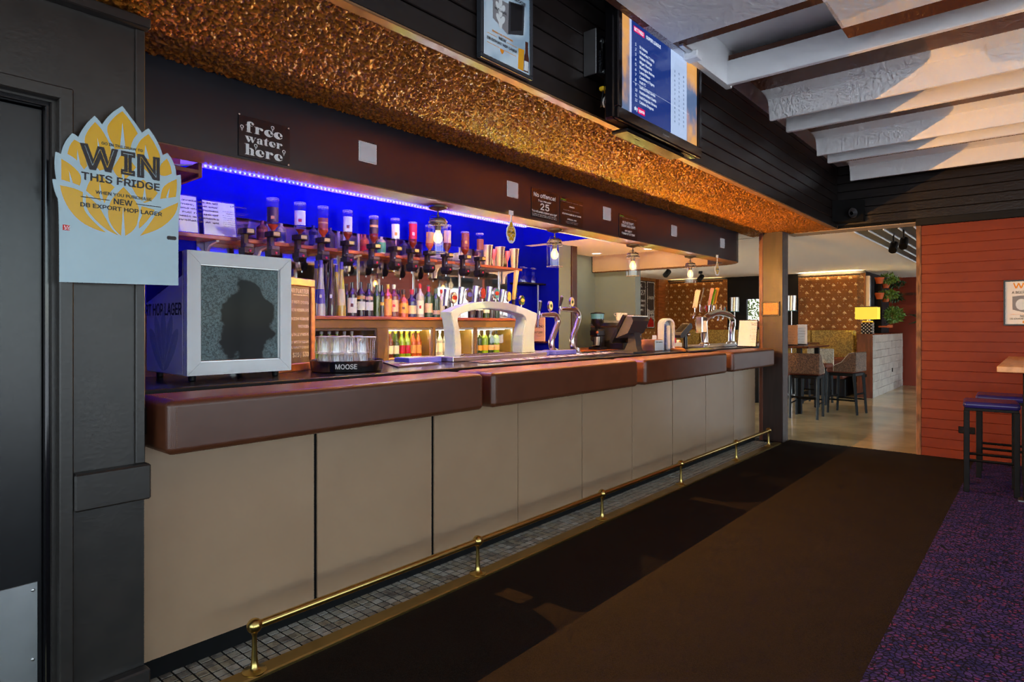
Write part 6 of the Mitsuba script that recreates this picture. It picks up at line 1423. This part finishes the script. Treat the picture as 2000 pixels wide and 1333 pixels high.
# garden seen through the bay window
v_ = np.array([(14.36, 4.35, 1.36), (14.36, 5.18, 1.36), (14.36, 5.18, 2.0), (14.36, 4.35, 2.0)])
scene['window_20'] = mikit.ply(cat([bx(14.3, 14.36, 4.35, 5.18, 1.36, 1.39), bx(14.3, 14.36, 4.74, 4.77, 1.36, 2.0)]), MATS['black']); labels['window_20'] = {'kind': 'structure'}
scene['window_20__pane'] = mikit.ply((v_, np.array([[0, 1, 2, 3]])), MATS['glass'])
fo = foliage(3600, .5, 1.5, .6, .08, .022)
kk = thing('garden_shrub', 'sunlit leafy shrub seen through the small bay window', 'shrub', [('foliage', fo, 'leaf_green', False), ('stem', tube([(0, 0, -1.7), (0, 0, .2)], .04, 8), 'wood_dark', 40)], at=(15.9, 5.2, 1.66))
labels[kk + '__foliage'] = {'kind': 'stuff'}
thing('window_sill_pots', 'pots and glasses standing on the bay window sill', 'pots', [('pot', mv(lathe(pot_p, 14), 14.24, 4.9, 1.36), 'lab_red', 40), ('glass', mv(lathe([(0, 0), (.04, 0), (.045, .12), (0, .12)], 14), 14.24, 4.7, 1.36), 'white_satin', 40), ('shelf', cb(14.16, 14.3, 4.3, 5.2, 1.34, 1.36, .002), 'black', False)])
for i, (u, lb) in enumerate(((1434.5, 'grey cylinder shaded floor lamp left of the timber post'), (1546, 'grey cylinder shaded floor lamp right of the timber post'))):
    p0 = onX(u, 600, 13.2)
    thing('floor_lamp', lb, 'floor lamp', [('shade', lathe([(.088, 1.70), (.092, 2.0), (.086, 2.0), (.082, 1.70)], 24), 'alu', 40), ('collar', lathe([(.0, 1.69), (.10, 1.69), (.10, 1.70), (0, 1.70)], 24), 'lab_teal', 40), ('pole', cyl(.012, .02, 1.70, n=12), 'steel', 40), ('base', cyl(.14, 0, .02, n=24), 'steel', 40)], 'cylinder shaded floor lamps', at=(p0[0], p0[1], 0))
thing('candle_holders', 'pair of pale candlesticks on the dining table', 'candlesticks', [('candlestick', mv(lathe([(0, 0), (.03, 0), (.008, .02), (.014, .25), (0, .26)], 12), 12.6, 4.05, 1.0755), 'board_pink', 40), ('candlestick', mv(lathe([(0, 0), (.03, 0), (.008, .02), (.014, .28), (0, .29)], 12), 12.6, 4.22, 1.0755), 'board_pink', 40)])
# chalk boards on the corridor wall
def wallboard(name, label, u0, u1, v0, v1, items):
    a_, b_ = onY(u0, v0, 7.08), onY(u1, v0, 7.08)
    z1b, z0b = a_[2], onY(u0, v1, 7.08)[2]
    x0, x1 = a_[0], b_[0]
    ps = [('board', cb(x0, x1, 7.06, 7.095, z0b, z1b, .003), 'chalkboard', False)]
    w, h = x1 - x0, z1b - z0b
    for s, cx, cz, ww, hh in items:
        ps.append(('lettering', txY(s, x0 + (cx - ww / 2) * w, z0b + cz * h, 7.06, ww * w, hh * h, True), 'chalk', False))
    ps.append(('border', bar4(x0 + .02, x1 - .02, 7.056, 7.061, z0b + .02, z1b - .02, .012, .001), 'chalk', False))
    ps.append(('red_banner', extY(Polygon([(x0 + .04, z0b + .03), (x1 - .05, z0b + .03), (x1 - .05, z0b + .14 * h), (x0 + .5 * w, z0b + .24 * h), (x0 + .04, z0b + .10 * h)]), 7.057, 7.06), 'cap_red', False))
    return thing(name, label, 'chalkboard', ps)
mat('chalk_yellow', P(lin(226, 206, 150), 0.9))
wallboard('specials_board', 'chalkboard with a $27 offer in a chalk cloud, left of two on the corridor wall', 1222, 1260, 545, 642, [('Meal $27', .55, .70, .8, .10), ('2 chicken tenders', .55, .56, .8, .05), ('chips and salad', .55, .46, .75, .05), ('sauce or gravy', .55, .37, .62, .05), ('SPECIAL', .5, .86, .6, .07)])
wallboard('steak_board', 'narrow chalkboard reading Steak Night, right of two on the corridor wall', 1261.5, 1277, 549, 642, [('Steak', .5, .30, .8, .10), ('Night', .5, .20, .8, .09), ('THURSDAY', .5, .62, .8, .06)])
scene['wall_dining_left__post'] = shp(cb(13.62, 13.95, 7.02, 7.1, 0, 2.5, .004), 'wood_orange')
for i, (x, y, lb) in enumerate(((10.8, 5.4, 'left of two black ceiling spotlights beyond the bar'), (12.3, 5.4, 'right of two black ceiling spotlights beyond the bar'))):
    thing('ceiling_spotlight', lb, 'spotlight', [('mount', cyl(.04, 2.47, 2.52, n=16), 'black', 40), ('head', rot(cyl(.05, -.08, .08, n=18), 60, (0, 1, 0)), 'black', 40), ('stem', cyl(.01, 2.40, 2.48, n=8), 'black', 40)], 'black ceiling spotlights', at=(x, y, 0))
for k in list(scene):
    if k.startswith('ceiling_spotlight') and k.endswith('__head'):
        o = scene[k]['to_world']; scene[k]['to_world'] = T(o).translate([0, 0, 2.38])
for i, (u, v) in enumerate(((1745, 461), (1765, 452))):
    p0 = onZ(u, v, 2.50)
    thing('grille_spotlight', ('left' if i == 0 else 'right') + ' one of two small black spotlights under the slatted ceiling', 'spotlight', [('head', rot(cyl(.045, -.07, .07, n=16), 50, (0, 1, 0)), 'black', 40), ('stem', cyl(.01, .05, .16, n=8), 'black', 40)], 'spotlights under the slatted ceiling', at=(p0[0], p0[1], 2.36))
thing('wall_panel', 'tall narrow black panel leaning on the far red wall beside the opening', 'panel', [('panel', cb(16.3, 16.34, 1.98, 2.08, 0, 1.1, .004), 'black', False), ('foot', cb(16.2, 16.4, 1.97, 2.09, 0, .02, .003), 'black', False)])

# ------------------------------------------------------------------ table and stools by the red wall
mat('table_top', P(woodfn(lin(214, 166, 116), lin(190, 140, 92), 0, 26.0, 2.5), 0.35))
TZ = 1.09
thing('high_table', 'pale timber high table against the red wall at the right edge', 'table', [('top', cb(5.98, 7.97, -.75, .275, TZ - .045, TZ, .004), 'table_top', False), ('apron', cb(6.2, 7.8, -.6, .12, TZ - .09, TZ - .045, .004), 'black', False)] +
      [('leg', cb(x - .03, x + .03, y - .03, y + .03, .012, TZ - .045, .004), 'black', False) for x, y in ((6.42, .10), (6.42, -.6), (7.75, .10), (7.75, -.6))] + [('foot', cb(x - .06, x + .06, y - .06, y + .06, 0, .014, .003), 'steel', False) for x, y in ((6.42, .10), (6.42, -.6), (7.75, .10), (7.75, -.6))])
mat('blue_vinyl', P(lin(40, 36, 104), 0.22, spec=0.6))
def stool(label, x, y, rz):
    ps = [('seat', rbox(-.19, .19, -.19, .19, .705, .762, .026, 14), 'blue_vinyl', 40), ('seat_base', cb(-.18, .18, -.18, .18, .685, .71, .004), 'black', False)]
    for i, (a, b) in enumerate(((-.165, -.165), (.165, -.165), (.165, .165), (-.165, .165))):
        ps.append((f'leg_{i:03d}' if i else 'leg', cb(a - .02, a + .02, b - .02, b + .02, 0, .69, .004), 'black', False))
    for i, (a, b, z) in enumerate((((-.165, -.165), (.165, -.165), .20), ((.165, -.165), (.165, .165), .27), ((.165, .165), (-.165, .165), .20), ((-.165, .165), (-.165, -.165), .27))):
        ps.append((f'stretcher_{i:03d}' if i else 'stretcher', tube([(*a, z), (*b, z)], .012, 6), 'black', 40))
    thing('bar_stool', label, 'stool', ps, at=(x, y, 0), rz=rz)
stool('nearer square bar stool with dark blue vinyl seat beside the pale table', 6.64, .345, 4)
stool('farther bar stool with dark blue vinyl seat, mostly hidden behind the nearer one', 7.32, .30, 2)
# framed poster on the red wall
y1_, y0_ = onX(1960, 590, 7.98)[1], -.02
zt_, zb_ = 1.852, 1.398
mat('poster_cream', P(lin(226, 220, 210), 0.4))
ps = [('frame', fX(y0_, y1_, zb_, zt_, .014, 7.955, 7.984), 'frame_dark', False), ('sheet', bx(7.972, 7.982, y0_ + .01, y1_ - .01, zb_ + .01, zt_ - .01), 'poster_cream', False),
      ('lettering', txX('WIN', y1_ - .075, zt_ - .082, 7.972, .19, .050, True), 'print_orange', False), ('lettering', txX('A BEER FRIDGE', y1_ - .065, zt_ - .135, 7.972, .22, .024, True), 'ink', False),
      ('fridge_picture', extX(Polygon([(-y1_ + .07, zb_ + .29), (-y1_ + .07, zb_ + .16), (-y1_ + .19, zb_ + .12), (-y1_ + .26, zb_ + .16), (-y1_ + .26, zb_ + .27), (-y1_ + .16, zb_ + .30)]), 7.9712, 7.972), 'print_grey', False), ('hop_picture', extX(affinity.translate(affinity.scale(Point(0, 0).buffer(1, 8), .045, .055), -y1_ + .14, zb_ + .21), 7.9704, 7.9712), 'print_white', False),
      ('lettering', txX('NEW', y1_ - .13, zb_ + .085, 7.972, .07, .020, True), 'ink', False), ('lettering', txX('DB EXPORT HOP LAGER', y1_ - .05, zb_ + .060, 7.972, .24, .016, True), 'ink', False), ('shield', extX(Point(-y1_ + .16, zb_ + .035).buffer(.013), 7.9712, 7.972), 'print_orange', False), ('rule', bx(7.9714, 7.972, y0_ + .05, y1_ - .05, zb_ + .112, zb_ + .114), 'print_orange', False)]
thing('wall_poster', 'framed beer fridge poster on the red boarded wall at the right edge', 'poster', ps)
pa = onX(1888, 841, 7.98)
thing('socket_outlet', 'black double socket low on the red boarded wall beside the stool', 'socket', [('plate', cb(7.972, 7.985, pa[1] - .07, pa[1] + .07, pa[2] - .035, pa[2] + .035, .004), 'black', False), ('rocker', cb(7.968, 7.973, pa[1] - .03, pa[1] - .015, pa[2] - .012, pa[2] + .012, .001), 'charcoal', False), ('rocker', cb(7.968, 7.973, pa[1] + .015, pa[1] + .03, pa[2] - .012, pa[2] + .012, .001), 'charcoal', False)])
